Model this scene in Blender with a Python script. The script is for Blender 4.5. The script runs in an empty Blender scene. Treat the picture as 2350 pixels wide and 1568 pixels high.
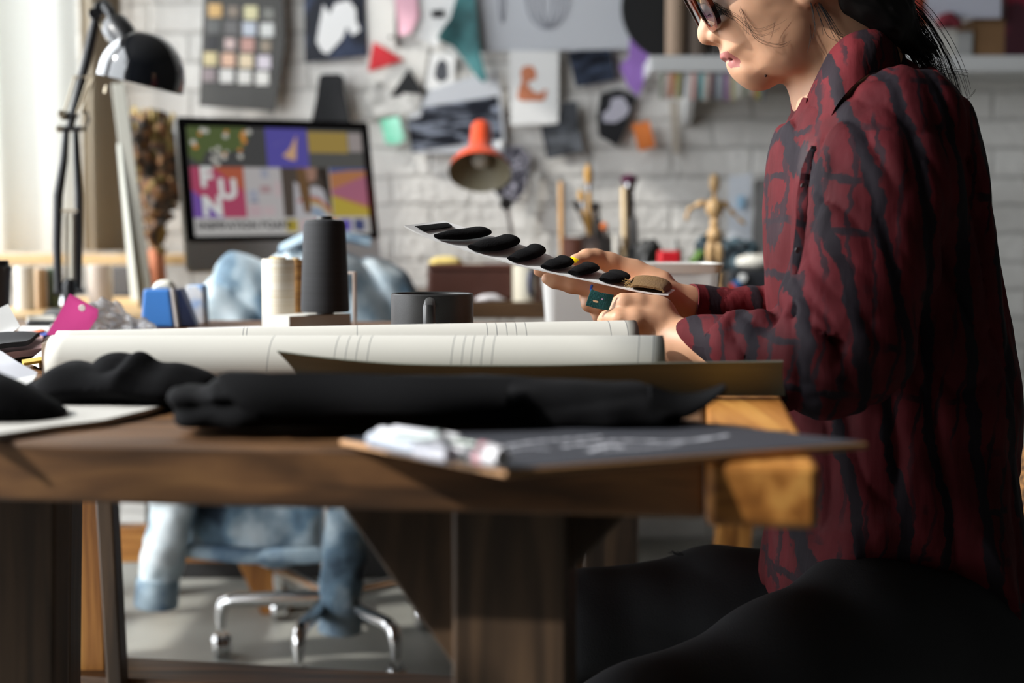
import bpy, bmesh, math, random
import numpy as np
from mathutils import Vector, Matrix

scene = bpy.context.scene
PI = math.pi

# ------------------------------------------------------------------ camera, world, sun, exposure
F = 3264.0
PITCH = math.atan((784 - 545) / F)
CAMZ = 0.90
cam_data = bpy.data.cameras.new('camera')
cam = bpy.data.objects.new('camera', cam_data)
scene.collection.objects.link(cam)
cam.location = (0, 0, CAMZ)
cam.rotation_euler = (PI / 2 - PITCH, 0, 0)
cam_data.sensor_width = 36
cam_data.lens = 36 * F / 2350
cam_data.clip_start = 0.05
cam_data.dof.use_dof = True
cam_data.dof.focus_distance = 1.63
cam_data.dof.aperture_fstop = 2.9
scene.camera = cam

scene.view_settings.view_transform = 'Standard'
scene.view_settings.look = 'None'
scene.view_settings.gamma = 1
scene.view_settings.use_curve_mapping = False
scene.view_settings.exposure = -0.02

world = bpy.data.worlds.new('world')
scene.world = world
world.use_nodes = True
world.node_tree.nodes['Background'].inputs[0].default_value = (0.92, 0.96, 1.0, 1)
world.node_tree.nodes['Background'].inputs[1].default_value = 6.8

SUN_DIR = Vector((0.79, 0.226, -0.56)).normalized()
sun_data = bpy.data.lights.new('sun', 'SUN')
sun_data.energy = 4.2
sun_data.angle = math.radians(1.2)
sun_data.color = (1.0, 0.97, 0.92)
sun = bpy.data.objects.new('sun', sun_data)
scene.collection.objects.link(sun)
sun.rotation_euler = SUN_DIR.to_track_quat('-Z', 'Y').to_euler()
sun.location = (-6, -1, 5)

WALLX = -1.72
OPEN = [(0.60, 2.35, 0.12, 1.77), (0.26, 2.35, 1.77, 2.14), (0.26, 0.75, 2.14, 3.1), (0.93, 2.35, 2.14, 3.1), (2.55, 4.16, 0.12, 2.62)]  # stepped openings, shaped to keep sun off the torso and table leg
for nm, (ya, yb, za, zb) in [('window_daylight', o_) for o_ in OPEN]:
    pd = bpy.data.lights.new(nm, 'AREA')
    pd.shape = 'RECTANGLE'
    pd.size = yb - ya
    pd.size_y = zb - za
    pd.cycles.is_portal = True
    po = bpy.data.objects.new(nm, pd)
    scene.collection.objects.link(po)
    po.location = (WALLX + 0.02, (ya + yb) / 2, (za + zb) / 2)
    po.rotation_euler = (PI / 2, 0, -PI / 2)

scene.cycles.max_bounces = 6
scene.cycles.diffuse_bounces = 4
scene.cycles.glossy_bounces = 3
scene.cycles.transmission_bounces = 4
scene.cycles.transparent_max_bounces = 8
scene.cycles.caustics_reflective = False
scene.cycles.caustics_refractive = False
scene.cycles.sample_clamp_indirect = 4.0
scene.cycles.use_denoising = True

# ------------------------------------------------------------------ coordinates
CP, SP = math.cos(PITCH), math.sin(PITCH)
def ray(px, py):
    u, v = px - 1175.0, 784.0 - py
    return (u, F * CP + v * SP, -F * SP + v * CP)
def P(px, py, Y):
    d = ray(px, py); s = Y / d[1]
    return Vector((d[0] * s, Y, CAMZ + d[2] * s))
def T(px, py, z=0.75):
    d = ray(px, py); s = (z - CAMZ) / d[2]
    return Vector((d[0] * s, d[1] * s, z))

# ------------------------------------------------------------------ materials
def lin(c):
    c = c / 255.0
    return c / 12.92 if c <= 0.04045 else ((c + 0.055) / 1.055) ** 2.4
def rgb(r, g, b):
    return (lin(r), lin(g), lin(b), 1.0)
class NT:
    def __init__(s, m): s.t = m.node_tree; s.n = s.t.nodes; s.l = s.t.links
    def add(s, ty, **kw):
        nd = s.n.new(ty)
        for k, v in kw.items():
            if k.startswith('i_'):
                nd.inputs[k[2:].replace('_', ' ')].default_value = v
            else: setattr(nd, k, v)
        return nd
    def link(s, a, b): s.l.new(a, b)
def mat(name, col, rough=0.6, metal=0.0, spec=0.5, noise=0.0, nscale=20, bump=0.0, bscale=60, trans=0.0, emis=None, estr=0.0, alpha=1.0, stretch=(1, 1, 1), sheen=0.0, sss=0.0, coat=0.0, ior=None, bdist=0.002):
    m = bpy.data.materials.new(name); m.use_nodes = True
    t = NT(m); b = t.n['Principled BSDF']
    c = rgb(*col)
    b.inputs['Base Color'].default_value = c
    b.inputs['Roughness'].default_value = rough
    b.inputs['Metallic'].default_value = metal
    b.inputs['Specular IOR Level'].default_value = spec
    b.inputs['Transmission Weight'].default_value = trans
    b.inputs['Alpha'].default_value = alpha
    b.inputs['Sheen Weight'].default_value = sheen
    b.inputs['Coat Weight'].default_value = coat
    if ior: b.inputs['IOR'].default_value = ior
    if sss:
        b.inputs['Subsurface Weight'].default_value = sss
        b.inputs['Subsurface Radius'].default_value = (0.012, 0.005, 0.003)
        b.inputs['Subsurface Scale'].default_value = 0.5
    if emis:
        b.inputs['Emission Color'].default_value = rgb(*emis)
        b.inputs['Emission Strength'].default_value = estr
    tc = t.add('ShaderNodeTexCoord')
    mp = t.add('ShaderNodeMapping'); mp.inputs['Scale'].default_value = stretch
    t.link(tc.outputs['Object'], mp.inputs['Vector'])
    if noise:
        nz = t.add('ShaderNodeTexNoise'); nz.inputs['Scale'].default_value = nscale; nz.inputs['Detail'].default_value = 6
        t.link(mp.outputs[0], nz.inputs['Vector'])
        rp = t.add('ShaderNodeValToRGB')
        rp.color_ramp.elements[0].position = 0.3; rp.color_ramp.elements[1].position = 0.72
        rp.color_ramp.elements[0].color = tuple(x * (1 - noise) for x in c[:3]) + (1,)
        rp.color_ramp.elements[1].color = tuple(min(1, x * (1 + noise)) for x in c[:3]) + (1,)
        t.link(nz.outputs['Fac'], rp.inputs[0]); t.link(rp.outputs[0], b.inputs['Base Color'])
    if bump:
        nb = t.add('ShaderNodeTexNoise'); nb.inputs['Scale'].default_value = bscale; nb.inputs['Detail'].default_value = 4
        t.link(mp.outputs[0], nb.inputs['Vector'])
        bp = t.add('ShaderNodeBump'); bp.inputs['Strength'].default_value = bump; bp.inputs['Distance'].default_value = bdist
        t.link(nb.outputs['Fac'], bp.inputs['Height']); t.link(bp.outputs[0], b.inputs['Normal'])
    return m

def ramp_mat(name, stops, scale, stretch=(1, 1, 1), rough=0.7, bump=0.3, bdist=0.002, detail=6, distortion=0.0, sheen=0.0, metal=0.0, spec=0.5):
    m = bpy.data.materials.new(name); m.use_nodes = True
    t = NT(m); b = t.n['Principled BSDF']
    b.inputs['Roughness'].default_value = rough; b.inputs['Sheen Weight'].default_value = sheen
    b.inputs['Metallic'].default_value = metal; b.inputs['Specular IOR Level'].default_value = spec
    tc = t.add('ShaderNodeTexCoord'); mp = t.add('ShaderNodeMapping'); mp.inputs['Scale'].default_value = stretch
    t.link(tc.outputs['Object'], mp.inputs['Vector'])
    nz = t.add('ShaderNodeTexNoise'); nz.inputs['Scale'].default_value = scale; nz.inputs['Detail'].default_value = detail
    nz.inputs['Distortion'].default_value = distortion
    t.link(mp.outputs[0], nz.inputs['Vector'])
    rp = t.add('ShaderNodeValToRGB'); cr = rp.color_ramp
    cr.elements[0].position = stops[0][0]; cr.elements[0].color = rgb(*stops[0][1])
    cr.elements[1].position = stops[-1][0]; cr.elements[1].color = rgb(*stops[-1][1])
    for p, c in stops[1:-1]:
        e = cr.elements.new(p); e.color = rgb(*c)
    t.link(nz.outputs['Fac'], rp.inputs[0]); t.link(rp.outputs[0], b.inputs['Base Color'])
    if bump:
        bp = t.add('ShaderNodeBump'); bp.inputs['Strength'].default_value = bump; bp.inputs['Distance'].default_value = bdist
        t.link(nz.outputs['Fac'], bp.inputs['Height']); t.link(bp.outputs[0], b.inputs['Normal'])
    return m

# ------------------------------------------------------------------ objects
WL = {}   # world location of every object by name
def _link(o, parent):
    scene.collection.objects.link(o)
    if parent is not None:
        o.parent = parent
        o.location = -WL[parent.name]
        WL[o.name] = Vector((0, 0, 0))
    else:
        WL[o.name] = Vector((0, 0, 0))
    return o
def tag(o, label=None, cat=None, group=None, kind=None):
    if label: o['label'] = label
    if cat: o['category'] = cat
    if group: o['group'] = group
    if kind: o['kind'] = kind
    return o
def thing(name, label, cat, loc=(0, 0, 0), group=None):
    o = bpy.data.objects.new(name, None); o.empty_display_size = 0.02
    scene.collection.objects.link(o)
    o.location = loc; WL[o.name] = Vector(loc)
    return tag(o, label, cat, group)
def mk(name, V, Fc, m, parent=None, smooth=True, mi=None):
    """verts, faces, material (or list) -> one mesh object, verts in world coordinates"""
    me = bpy.data.meshes.new(name)
    if isinstance(V, np.ndarray):
        nv, nf = len(V), len(Fc)
        me.vertices.add(nv); me.vertices.foreach_set('co', V.astype(np.float32).ravel())
        k = Fc.shape[1]
        me.loops.add(nf * k); me.loops.foreach_set('vertex_index', Fc.astype(np.int32).ravel())
        me.polygons.add(nf)
        me.polygons.foreach_set('loop_start', np.arange(0, nf * k, k, dtype=np.int32))
        try: me.polygons.foreach_set('loop_total', np.full(nf, k, dtype=np.int32))
        except Exception: pass
        me.update(calc_edges=True); me.validate()
    else:
        me.from_pydata([tuple(v) for v in V], [], Fc); me.update()
    for x in (m if isinstance(m, (list, tuple)) else [m]): me.materials.append(x)
    if smooth: me.polygons.foreach_set('use_smooth', [True] * len(me.polygons))
    if mi is not None: me.polygons.foreach_set('material_index', np.asarray(mi, dtype=np.int32))
    o = bpy.data.objects.new(name, me)
    return _link(o, parent)
def mkbm(name, bm, m, parent=None, smooth=False, fix=True):
    if fix: bmesh.ops.recalc_face_normals(bm, faces=bm.faces)
    me = bpy.data.meshes.new(name); bm.to_mesh(me); bm.free()
    for x in (m if isinstance(m, (list, tuple)) else [m]): me.materials.append(x)
    if smooth: me.polygons.foreach_set('use_smooth', [True] * len(me.polygons))
    return _link(bpy.data.objects.new(name, me), parent)
def autosmooth(o, deg=40):
    me = o.data
    me.polygons.foreach_set('use_smooth', [True] * len(me.polygons))
    bm = bmesh.new(); bm.from_mesh(me)
    for e in bm.edges:
        if len(e.link_faces) == 2 and e.calc_face_angle(0) > math.radians(deg): e.smooth = False
    bm.to_mesh(me); bm.free()
    return o

def bx(bm, c, s, bev=0.0, R=None, taper=None, segs=2):
    """box centre c size s; R 3x3 matrix; taper (sx, sy) scale of the top"""
    g = bmesh.ops.create_cube(bm, size=1)
    vs = g['verts']
    for v in vs:
        if taper and v.co.z > 0: v.co.x *= taper[0]; v.co.y *= taper[1]
        v.co = Vector((v.co.x * s[0], v.co.y * s[1], v.co.z * s[2]))
    if bev:
        es = list({e for v in vs for e in v.link_edges})
        r = bmesh.ops.bevel(bm, geom=es, offset=bev, segments=segs, affect='EDGES', profile=0.5)
        vs = list({v for v in r['verts']} | {v for v in vs if v.is_valid})
        vs = [v for v in vs if v.is_valid]
    for v in vs:
        co = v.co
        if R is not None: co = R @ co
        v.co = co + Vector(c)
    return vs
def box(name, c, s, m, parent=None, bev=0.0, R=None, taper=None, segs=2):
    bm = bmesh.new(); bx(bm, c, s, bev, R, taper, segs)
    return mkbm(name, bm, m, parent)
def hexa(name, pts8, m, parent=None, bev=0.0):
    """pts8: bottom 4 then top 4"""
    bm = bmesh.new(); v = [bm.verts.new(p) for p in pts8]
    for f in ((0, 1, 2, 3), (4, 5, 6, 7), (0, 1, 5, 4), (1, 2, 6, 5), (2, 3, 7, 6), (3, 0, 4, 7)): bm.faces.new([v[i] for i in f])
    bmesh.ops.recalc_face_normals(bm, faces=bm.faces)
    if bev: bmesh.ops.bevel(bm, geom=list(bm.edges), offset=bev, segments=2, affect='EDGES', profile=0.5)
    return mkbm(name, bm, m, parent)

def tube_geo(pts, rad, seg=10, caps=True, flat=None):
    pts = [Vector(p) for p in pts]; n = len(pts)
    if not isinstance(rad, (list, tuple)): rad = [rad] * n
    V, Fc = [], []
    up = None
    for i, p in enumerate(pts):
        d = (pts[min(i + 1, n - 1)] - pts[max(i - 1, 0)]).normalized()
        if up is None:
            up = Vector((0, 0, 1)) if abs(d.z) < 0.9 else Vector((1, 0, 0))
        a = d.cross(up).normalized(); b = a.cross(d).normalized(); up = b
        for k in range(seg):
            t = 2 * PI * k / seg
            ca, sb = math.cos(t) * rad[i], math.sin(t) * rad[i] * (flat if flat else 1)
            V.append(p + a * ca + b * sb)
    for i in range(n - 1):
        for k in range(seg):
            k2 = (k + 1) % seg
            Fc.append((i * seg + k, i * seg + k2, (i + 1) * seg + k2, (i + 1) * seg + k))
    if caps:
        Fc.append(tuple(range(seg))[::-1]); Fc.append(tuple((n - 1) * seg + k for k in range(seg)))
    return V, Fc
def tube(name, pts, rad, m, parent=None, seg=10, flat=None):
    V, Fc = tube_geo(pts, rad, seg, True, flat)
    bm = bmesh.new(); vs = [bm.verts.new(v) for v in V]
    for f in Fc: bm.faces.new([vs[i] for i in f])
    o = mkbm(name, bm, m, parent)
    return autosmooth(o, 50)
def lathe(name, prof, loc, m, parent=None, seg=32, axis=None, mi=None):
    """prof [(r,z)], around local z at loc; axis: direction vector of local z"""
    V, Fc = [], []
    R = Vector((0, 0, 1)).rotation_difference(Vector(axis)).to_matrix() if axis is not None else Matrix.Identity(3)
    for r, z in prof:
        for k in range(seg):
            t = 2 * PI * k / seg
            V.append(R @ Vector((r * math.cos(t), r * math.sin(t), z)) + Vector(loc))
    for i in range(len(prof) - 1):
        for k in range(seg):
            k2 = (k + 1) % seg
            Fc.append((i * seg + k, i * seg + k2, (i + 1) * seg + k2, (i + 1) * seg + k))
    o = mk(name, V, Fc, m, parent)
    bm = bmesh.new(); bm.from_mesh(o.data)
    bmesh.ops.remove_doubles(bm, verts=bm.verts, dist=1e-6)
    bmesh.ops.recalc_face_normals(bm, faces=bm.faces); bm.to_mesh(o.data); bm.free()
    if mi is not None and len(mi) == len(prof) - 1 and len(o.data.polygons) == len(mi) * seg:
        o.data.polygons.foreach_set('material_index', np.repeat(np.asarray(mi, dtype=np.int32), seg))
    return autosmooth(o, 38)
def sheet(name, fn, nu, nv, th, m, parent=None, mi_fn=None, smooth=True):
    """closed slab: fn(u,v)->point, thickness th along the face normal"""
    G = [[Vector(fn(i / nu, j / nv)) for j in range(nv + 1)] for i in range(nu + 1)]
    N = []
    for i in range(nu + 1):
        row = []
        for j in range(nv + 1):
            a = G[min(i + 1, nu)][j] - G[max(i - 1, 0)][j]; b = G[i][min(j + 1, nv)] - G[i][max(j - 1, 0)]
            n = a.cross(b); row.append(n.normalized() if n.length > 1e-12 else Vector((0, 0, 1)))
        N.append(row)
    V = [G[i][j] + N[i][j] * th / 2 for i in range(nu + 1) for j in range(nv + 1)]
    V += [G[i][j] - N[i][j] * th / 2 for i in range(nu + 1) for j in range(nv + 1)]
    K = (nu + 1) * (nv + 1); ix = lambda i, j: i * (nv + 1) + j
    Fc, mi = [], []
    for i in range(nu):
        for j in range(nv):
            Fc.append((ix(i, j), ix(i + 1, j), ix(i + 1, j + 1), ix(i, j + 1)))
            Fc.append((K + ix(i, j), K + ix(i, j + 1), K + ix(i + 1, j + 1), K + ix(i + 1, j)))
            q = mi_fn((i + .5) / nu, (j + .5) / nv) if mi_fn else 0
            mi += [q, q]
    for i in range(nu):
        Fc.append((ix(i, 0), K + ix(i, 0), K + ix(i + 1, 0), ix(i + 1, 0))); Fc.append((ix(i, nv), ix(i + 1, nv), K + ix(i + 1, nv), K + ix(i, nv))); mi += [0, 0]
    for j in range(nv):
        Fc.append((ix(0, j), ix(0, j + 1), K + ix(0, j + 1), K + ix(0, j))); Fc.append((ix(nu, j), K + ix(nu, j), K + ix(nu, j + 1), ix(nu, j + 1))); mi += [0, 0]
    o = mk(name, V, Fc, m, parent, smooth, mi)
    return autosmooth(o, 45) if smooth else o
def prism(name, pts, off, m, parent=None, sub=0, disp=None, bev=0):
    """polygon pts (world), extruded by vector off; sub: subdivisions; disp(co)->Vector"""
    bm = bmesh.new()
    f = bm.faces.new([bm.verts.new(p) for p in pts])
    if sub:
        bmesh.ops.triangulate(bm, faces=[f])
        for _ in range(sub): bmesh.ops.subdivide_edges(bm, edges=list(bm.edges), cuts=1, use_grid_fill=True)
        bmesh.ops.triangulate(bm, faces=list(bm.faces))
    if disp:
        for v in bm.verts: v.co = v.co + disp(v.co)
    r = bmesh.ops.extrude_face_region(bm, geom=list(bm.faces))
    for g in r['geom']:
        if isinstance(g, bmesh.types.BMVert): g.co = g.co + Vector(off)
    o = mkbm(name, bm, m, parent)
    return autosmooth(o, 45) if sub else o
def copy_thing(o, loc, rz=0.0, label=None, scale=None):
    c = o.copy(); scene.collection.objects.link(c); c.location = loc; c.rotation_euler[2] += rz
    WL[c.name] = Vector(loc)
    if scale: c.scale = scale
    if label: c['label'] = label
    for ch in o.children:
        k = ch.copy(); scene.collection.objects.link(k); k.parent = c; WL[k.name] = Vector((0, 0, 0))
        for g in ch.children:
            q = g.copy(); scene.collection.objects.link(q); q.parent = k
    return c
def lerp(a, b, t): return a + (b - a) * t
def pl(pts, t):
    """smooth (Catmull-Rom) point along a list of tuples, t 0..1"""
    n = len(pts) - 1; x = min(max(t, 0), 1) * n; i = min(int(x), n - 1); f = x - i
    p0, p1, p2, p3 = pts[max(i - 1, 0)], pts[i], pts[i + 1], pts[min(i + 2, n)]
    return tuple(0.5 * ((2 * b) + (c - a) * f + (2 * a - 5 * b + 4 * c - d) * f * f + (3 * b - a - 3 * c + d) * f ** 3) for a, b, c, d in zip(p0, p1, p2, p3))

# ------------------------------------------------------------------ noise
_rs = np.random.RandomState(7)
_LAT = _rs.rand(64, 64, 64).astype(np.float32)
def vnoise(x, y, z):
    x, y, z = np.broadcast_arrays(np.asarray(x, np.float32), np.asarray(y, np.float32), np.asarray(z, np.float32))
    xi, yi, zi = np.floor(x).astype(int), np.floor(y).astype(int), np.floor(z).astype(int)
    fx, fy, fz = x - xi, y - yi, z - zi
    fx, fy, fz = fx * fx * (3 - 2 * fx), fy * fy * (3 - 2 * fy), fz * fz * (3 - 2 * fz)
    L = lambda a, b, c: _LAT[(xi + a) & 63, (yi + b) & 63, (zi + c) & 63]
    return (((L(0, 0, 0) * (1 - fx) + L(1, 0, 0) * fx) * (1 - fy) + (L(0, 1, 0) * (1 - fx) + L(1, 1, 0) * fx) * fy) * (1 - fz)
            + ((L(0, 0, 1) * (1 - fx) + L(1, 0, 1) * fx) * (1 - fy) + (L(0, 1, 1) * (1 - fx) + L(1, 1, 1) * fx) * fy) * fz)
def sn(x, y, z): return float(vnoise(x, y, z)) - 0.5

# ------------------------------------------------------------------ implicit surfaces (distance grids -> mesh)
class Grid:
    def __init__(s, lo, hi, h):
        s.lo = np.array(lo, float); s.h = h
        s.n = [int(math.ceil((hi[i] - lo[i]) / h)) + 1 for i in range(3)]
        s.a = np.full(s.n, 0.08, np.float32)
        s.ax = [s.lo[i] + np.arange(s.n[i]) * h for i in range(3)]
    def sub(s, lo, hi):
        sl = tuple(slice(max(0, int((lo[i] - s.lo[i]) / s.h)), min(s.n[i], int((hi[i] - s.lo[i]) / s.h) + 2)) for i in range(3))
        X = s.ax[0][sl[0]].astype(np.float32)[:, None, None]; Y = s.ax[1][sl[1]].astype(np.float32)[None, :, None]; Z = s.ax[2][sl[2]].astype(np.float32)[None, None, :]
        return sl, X, Y, Z
    def comb(s, sl, d, k, op='u'):
        a = s.a[sl]
        if a.size == 0: return
        if op == 'u':
            if k > 0:
                h = np.maximum(k - np.abs(a - d), 0) / k; s.a[sl] = np.minimum(a, d) - h * h * k * 0.25
            else: s.a[sl] = np.minimum(a, d)
        else:
            d = -d
            if k > 0:
                h = np.maximum(k - np.abs(a - d), 0) / k; s.a[sl] = np.maximum(a, d) + h * h * k * 0.25
            else: s.a[sl] = np.maximum(a, d)
    def cap(s, a, b, ra, rb, k=0.006, op='u', sq=None):
        a, b = np.array(a, float), np.array(b, float); m = max(ra, rb) + 0.02 + k
        sl, X, Y, Z = s.sub(np.minimum(a, b) - m, np.maximum(a, b) + m)
        ab = b - a; L = float(ab @ ab) + 1e-12
        t = np.clip(((X - a[0]) * ab[0] + (Y - a[1]) * ab[1] + (Z - a[2]) * ab[2]) / L, 0, 1)
        d = np.sqrt((X - a[0] - t * ab[0]) ** 2 + (Y - a[1] - t * ab[1]) ** 2 + (Z - a[2] - t * ab[2]) ** 2) - (ra + (rb - ra) * t)
        s.comb(sl, d.astype(np.float32), k, op)
    def chain(s, pts, k=0.006):
        for p, q in zip(pts[:-1], pts[1:]): s.cap(p[0], q[0], p[1], q[1], k)
    def ell(s, c, r, R=None, k=0.006, op='u'):
        c = np.array(c, float); m = max(r) + 0.02 + k
        sl, X, Y, Z = s.sub(c - m, c + m)
        X, Y, Z = np.broadcast_arrays(X - c[0], Y - c[1], Z - c[2])
        if R is not None:
            R = np.array(R)  # columns are the ellipsoid's axes
            X, Y, Z = (X * R[0, 0] + Y * R[1, 0] + Z * R[2, 0], X * R[0, 1] + Y * R[1, 1] + Z * R[2, 1], X * R[0, 2] + Y * R[1, 2] + Z * R[2, 2])
        k0 = np.sqrt((X / r[0]) ** 2 + (Y / r[1]) ** 2 + (Z / r[2]) ** 2)
        k1 = np.sqrt((X / r[0] ** 2) ** 2 + (Y / r[1] ** 2) ** 2 + (Z / r[2] ** 2) ** 2) + 1e-9
        s.comb(sl, (k0 * (k0 - 1) / k1).astype(np.float32), k, op)
    def inflate(s, poly, yc, W, R, k=0.0, p=2.0, op='u', pad=0.03):
        """poly [(x,z)] world; yc(x,z), W(x,z) callables (arrays) giving mid plane and half width"""
        poly = np.array(poly, float)
        lo = [poly[:, 0].min() - pad, -9, poly[:, 1].min() - pad]; hi = [poly[:, 0].max() + pad, 9, poly[:, 1].max() + pad]
        lo[1], hi[1] = s.lo[1], s.lo[1] + s.n[1] * s.h
        sl, X, Y, Z = s.sub(lo, hi)
        x2, z2 = np.broadcast_arrays(X[:, 0, :], Z[:, 0, :])
        D = poly_dist(poly, x2, z2)                       # >0 inside
        w = W(x2, z2); c = yc(x2, z2)
        q = np.maximum(1 - D / R, 0)[:, None, :]
        Fv = (q ** p + (np.abs(Y - c[:, None, :]) / w[:, None, :]) ** p) ** (1 / p) - 1
        sc = np.minimum(R, w)[:, None, :] * 0.8
        s.comb(sl, (Fv * sc).astype(np.float32), k, op)
    def disp(s, fn, band=0.03):
        I = np.nonzero(np.abs(s.a) < band)
        x, y, z = s.ax[0][I[0]], s.ax[1][I[1]], s.ax[2][I[2]]
        s.a[I] += fn(x, y, z).astype(np.float32)
    def surf_y(s, x, z):
        i = int(round((x - s.lo[0]) / s.h)); k = int(round((z - s.lo[2]) / s.h))
        i = min(max(i, 0), s.n[0] - 1); k = min(max(k, 0), s.n[2] - 1)
        w = np.nonzero(s.a[i, :, k] < 0)[0]
        return s.ax[1][w[0]] if len(w) else None
    def mesh(s):
        A = s.a; A[0] = A[-1] = 0.05; A[:, 0] = A[:, -1] = 0.05; A[:, :, 0] = A[:, :, -1] = 0.05
        S = A < 0
        c = np.zeros([n - 1 for n in s.n], np.uint8)
        for i in (0, 1):
            for j in (0, 1):
                for k in (0, 1): c += S[i:s.n[0] - 1 + i, j:s.n[1] - 1 + j, k:s.n[2] - 1 + k]
        act = (c > 0) & (c < 8)
        I = np.argwhere(act); idx = np.full(act.shape, -1, np.int32); idx[act] = np.arange(len(I))
        off = [(i, j, k) for i in (0, 1) for j in (0, 1) for k in (0, 1)]
        C = np.stack([A[I[:, 0] + o[0], I[:, 1] + o[1], I[:, 2] + o[2]] for o in off], 1)
        acc = np.zeros((len(I), 3)); cnt = np.zeros(len(I))
        for a in range(8):
            for b in range(a + 1, 8):
                oa, ob = np.array(off[a]), np.array(off[b])
                if np.abs(oa - ob).sum() != 1: continue
                m = (C[:, a] < 0) != (C[:, b] < 0)
                t = C[m, a] / (C[m, a] - C[m, b])
                acc[m] += oa + (ob - oa) * t[:, None]; cnt[m] += 1
        V = (I + acc / np.maximum(cnt, 1)[:, None]) * s.h + s.lo
        Q = []
        for ax in range(3):
            b_, c_ = (ax + 1) % 3, (ax + 2) % 3
            s0 = [slice(None)] * 3; s1 = [slice(None)] * 3
            s0[ax] = slice(0, -1); s1[ax] = slice(1, None)
            A0, A1 = S[tuple(s0)], S[tuple(s1)]
            for sign in (0, 1):
                m = (A0 & ~A1) if sign == 0 else (~A0 & A1)
                E = np.argwhere(m)
                E = E[(E[:, b_] > 0) & (E[:, c_] > 0) & (E[:, b_] < s.n[b_] - 1) & (E[:, c_] < s.n[c_] - 1)]
                def cell(db, dc):
                    e = E.copy(); e[:, b_] += db; e[:, c_] += dc
                    return idx[e[:, 0], e[:, 1], e[:, 2]]
                q = np.stack([cell(-1, -1), cell(0, -1), cell(0, 0), cell(-1, 0)], 1)
                if sign: q = q[:, ::-1]
                Q.append(q)
        Q = np.concatenate(Q); Q = Q[(Q >= 0).all(1)]
        return V, Q
def poly_dist(poly, x, z):
    d = np.full(x.shape, 1e9); ins = np.zeros(x.shape, bool); n = len(poly)
    for i in range(n):
        ax_, az = poly[i]; bx_, bz = poly[(i + 1) % n]
        ex, ez = bx_ - ax_, bz - az
        t = np.clip(((x - ax_) * ex + (z - az) * ez) / (ex * ex + ez * ez + 1e-12), 0, 1)
        d = np.minimum(d, np.hypot(x - ax_ - t * ex, z - az - t * ez))
        cond = ((az > z) != (bz > z)) & (x < (bx_ - ax_) * (z - az) / (bz - az + 1e-12) + ax_)
        ins ^= cond
    return np.where(ins, d, -d)
def smooth_poly(pts, n=4):
    out = []; N = len(pts)
    for i in range(N):
        p0, p1, p2, p3 = pts[i - 1], pts[i], pts[(i + 1) % N], pts[(i + 2) % N]
        for k in range(n):
            f = k / n
            out.append(tuple(0.5 * ((2 * b) + (c - a) * f + (2 * a - 5 * b + 4 * c - d) * f * f + (3 * b - a - 3 * c + d) * f ** 3) for a, b, c, d in zip(p0, p1, p2, p3)))
    return out
def pxpoly(pts, Y, n=4):
    q = [P(a, b, Y) for a, b in pts]
    q = [(v.x, v.z) for v in q]
    return smooth_poly(q, n) if n else q
def relax(V, Q, it=2, lam=0.5):
    for _ in range(it):
        acc = np.zeros_like(V); cnt = np.zeros(len(V))
        for a, b in ((0, 1), (1, 2), (2, 3), (3, 0)):
            np.add.at(acc, Q[:, a], V[Q[:, b]]); np.add.at(cnt, Q[:, a], 1)
            np.add.at(acc, Q[:, b], V[Q[:, a]]); np.add.at(cnt, Q[:, b], 1)
        V = V + lam * (acc / np.maximum(cnt, 1)[:, None] - V)
    return V
def keep_main(V, Q):
    """drop stray crumbs: keep the largest connected piece"""
    lab = np.arange(len(V))
    while True:
        m = lab[Q].min(1); new = lab.copy()
        for k in range(4): np.minimum.at(new, Q[:, k], m)
        new = new[new]
        if (new == lab).all(): break
        lab = new
    r = lab[Q[:, 0]]; u, c = np.unique(r, return_counts=True); best = u[c.argmax()]
    Q = Q[r == best]; used = np.unique(Q); re = np.full(len(V), -1); re[used] = np.arange(len(used))
    return V[used], re[Q]
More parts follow.
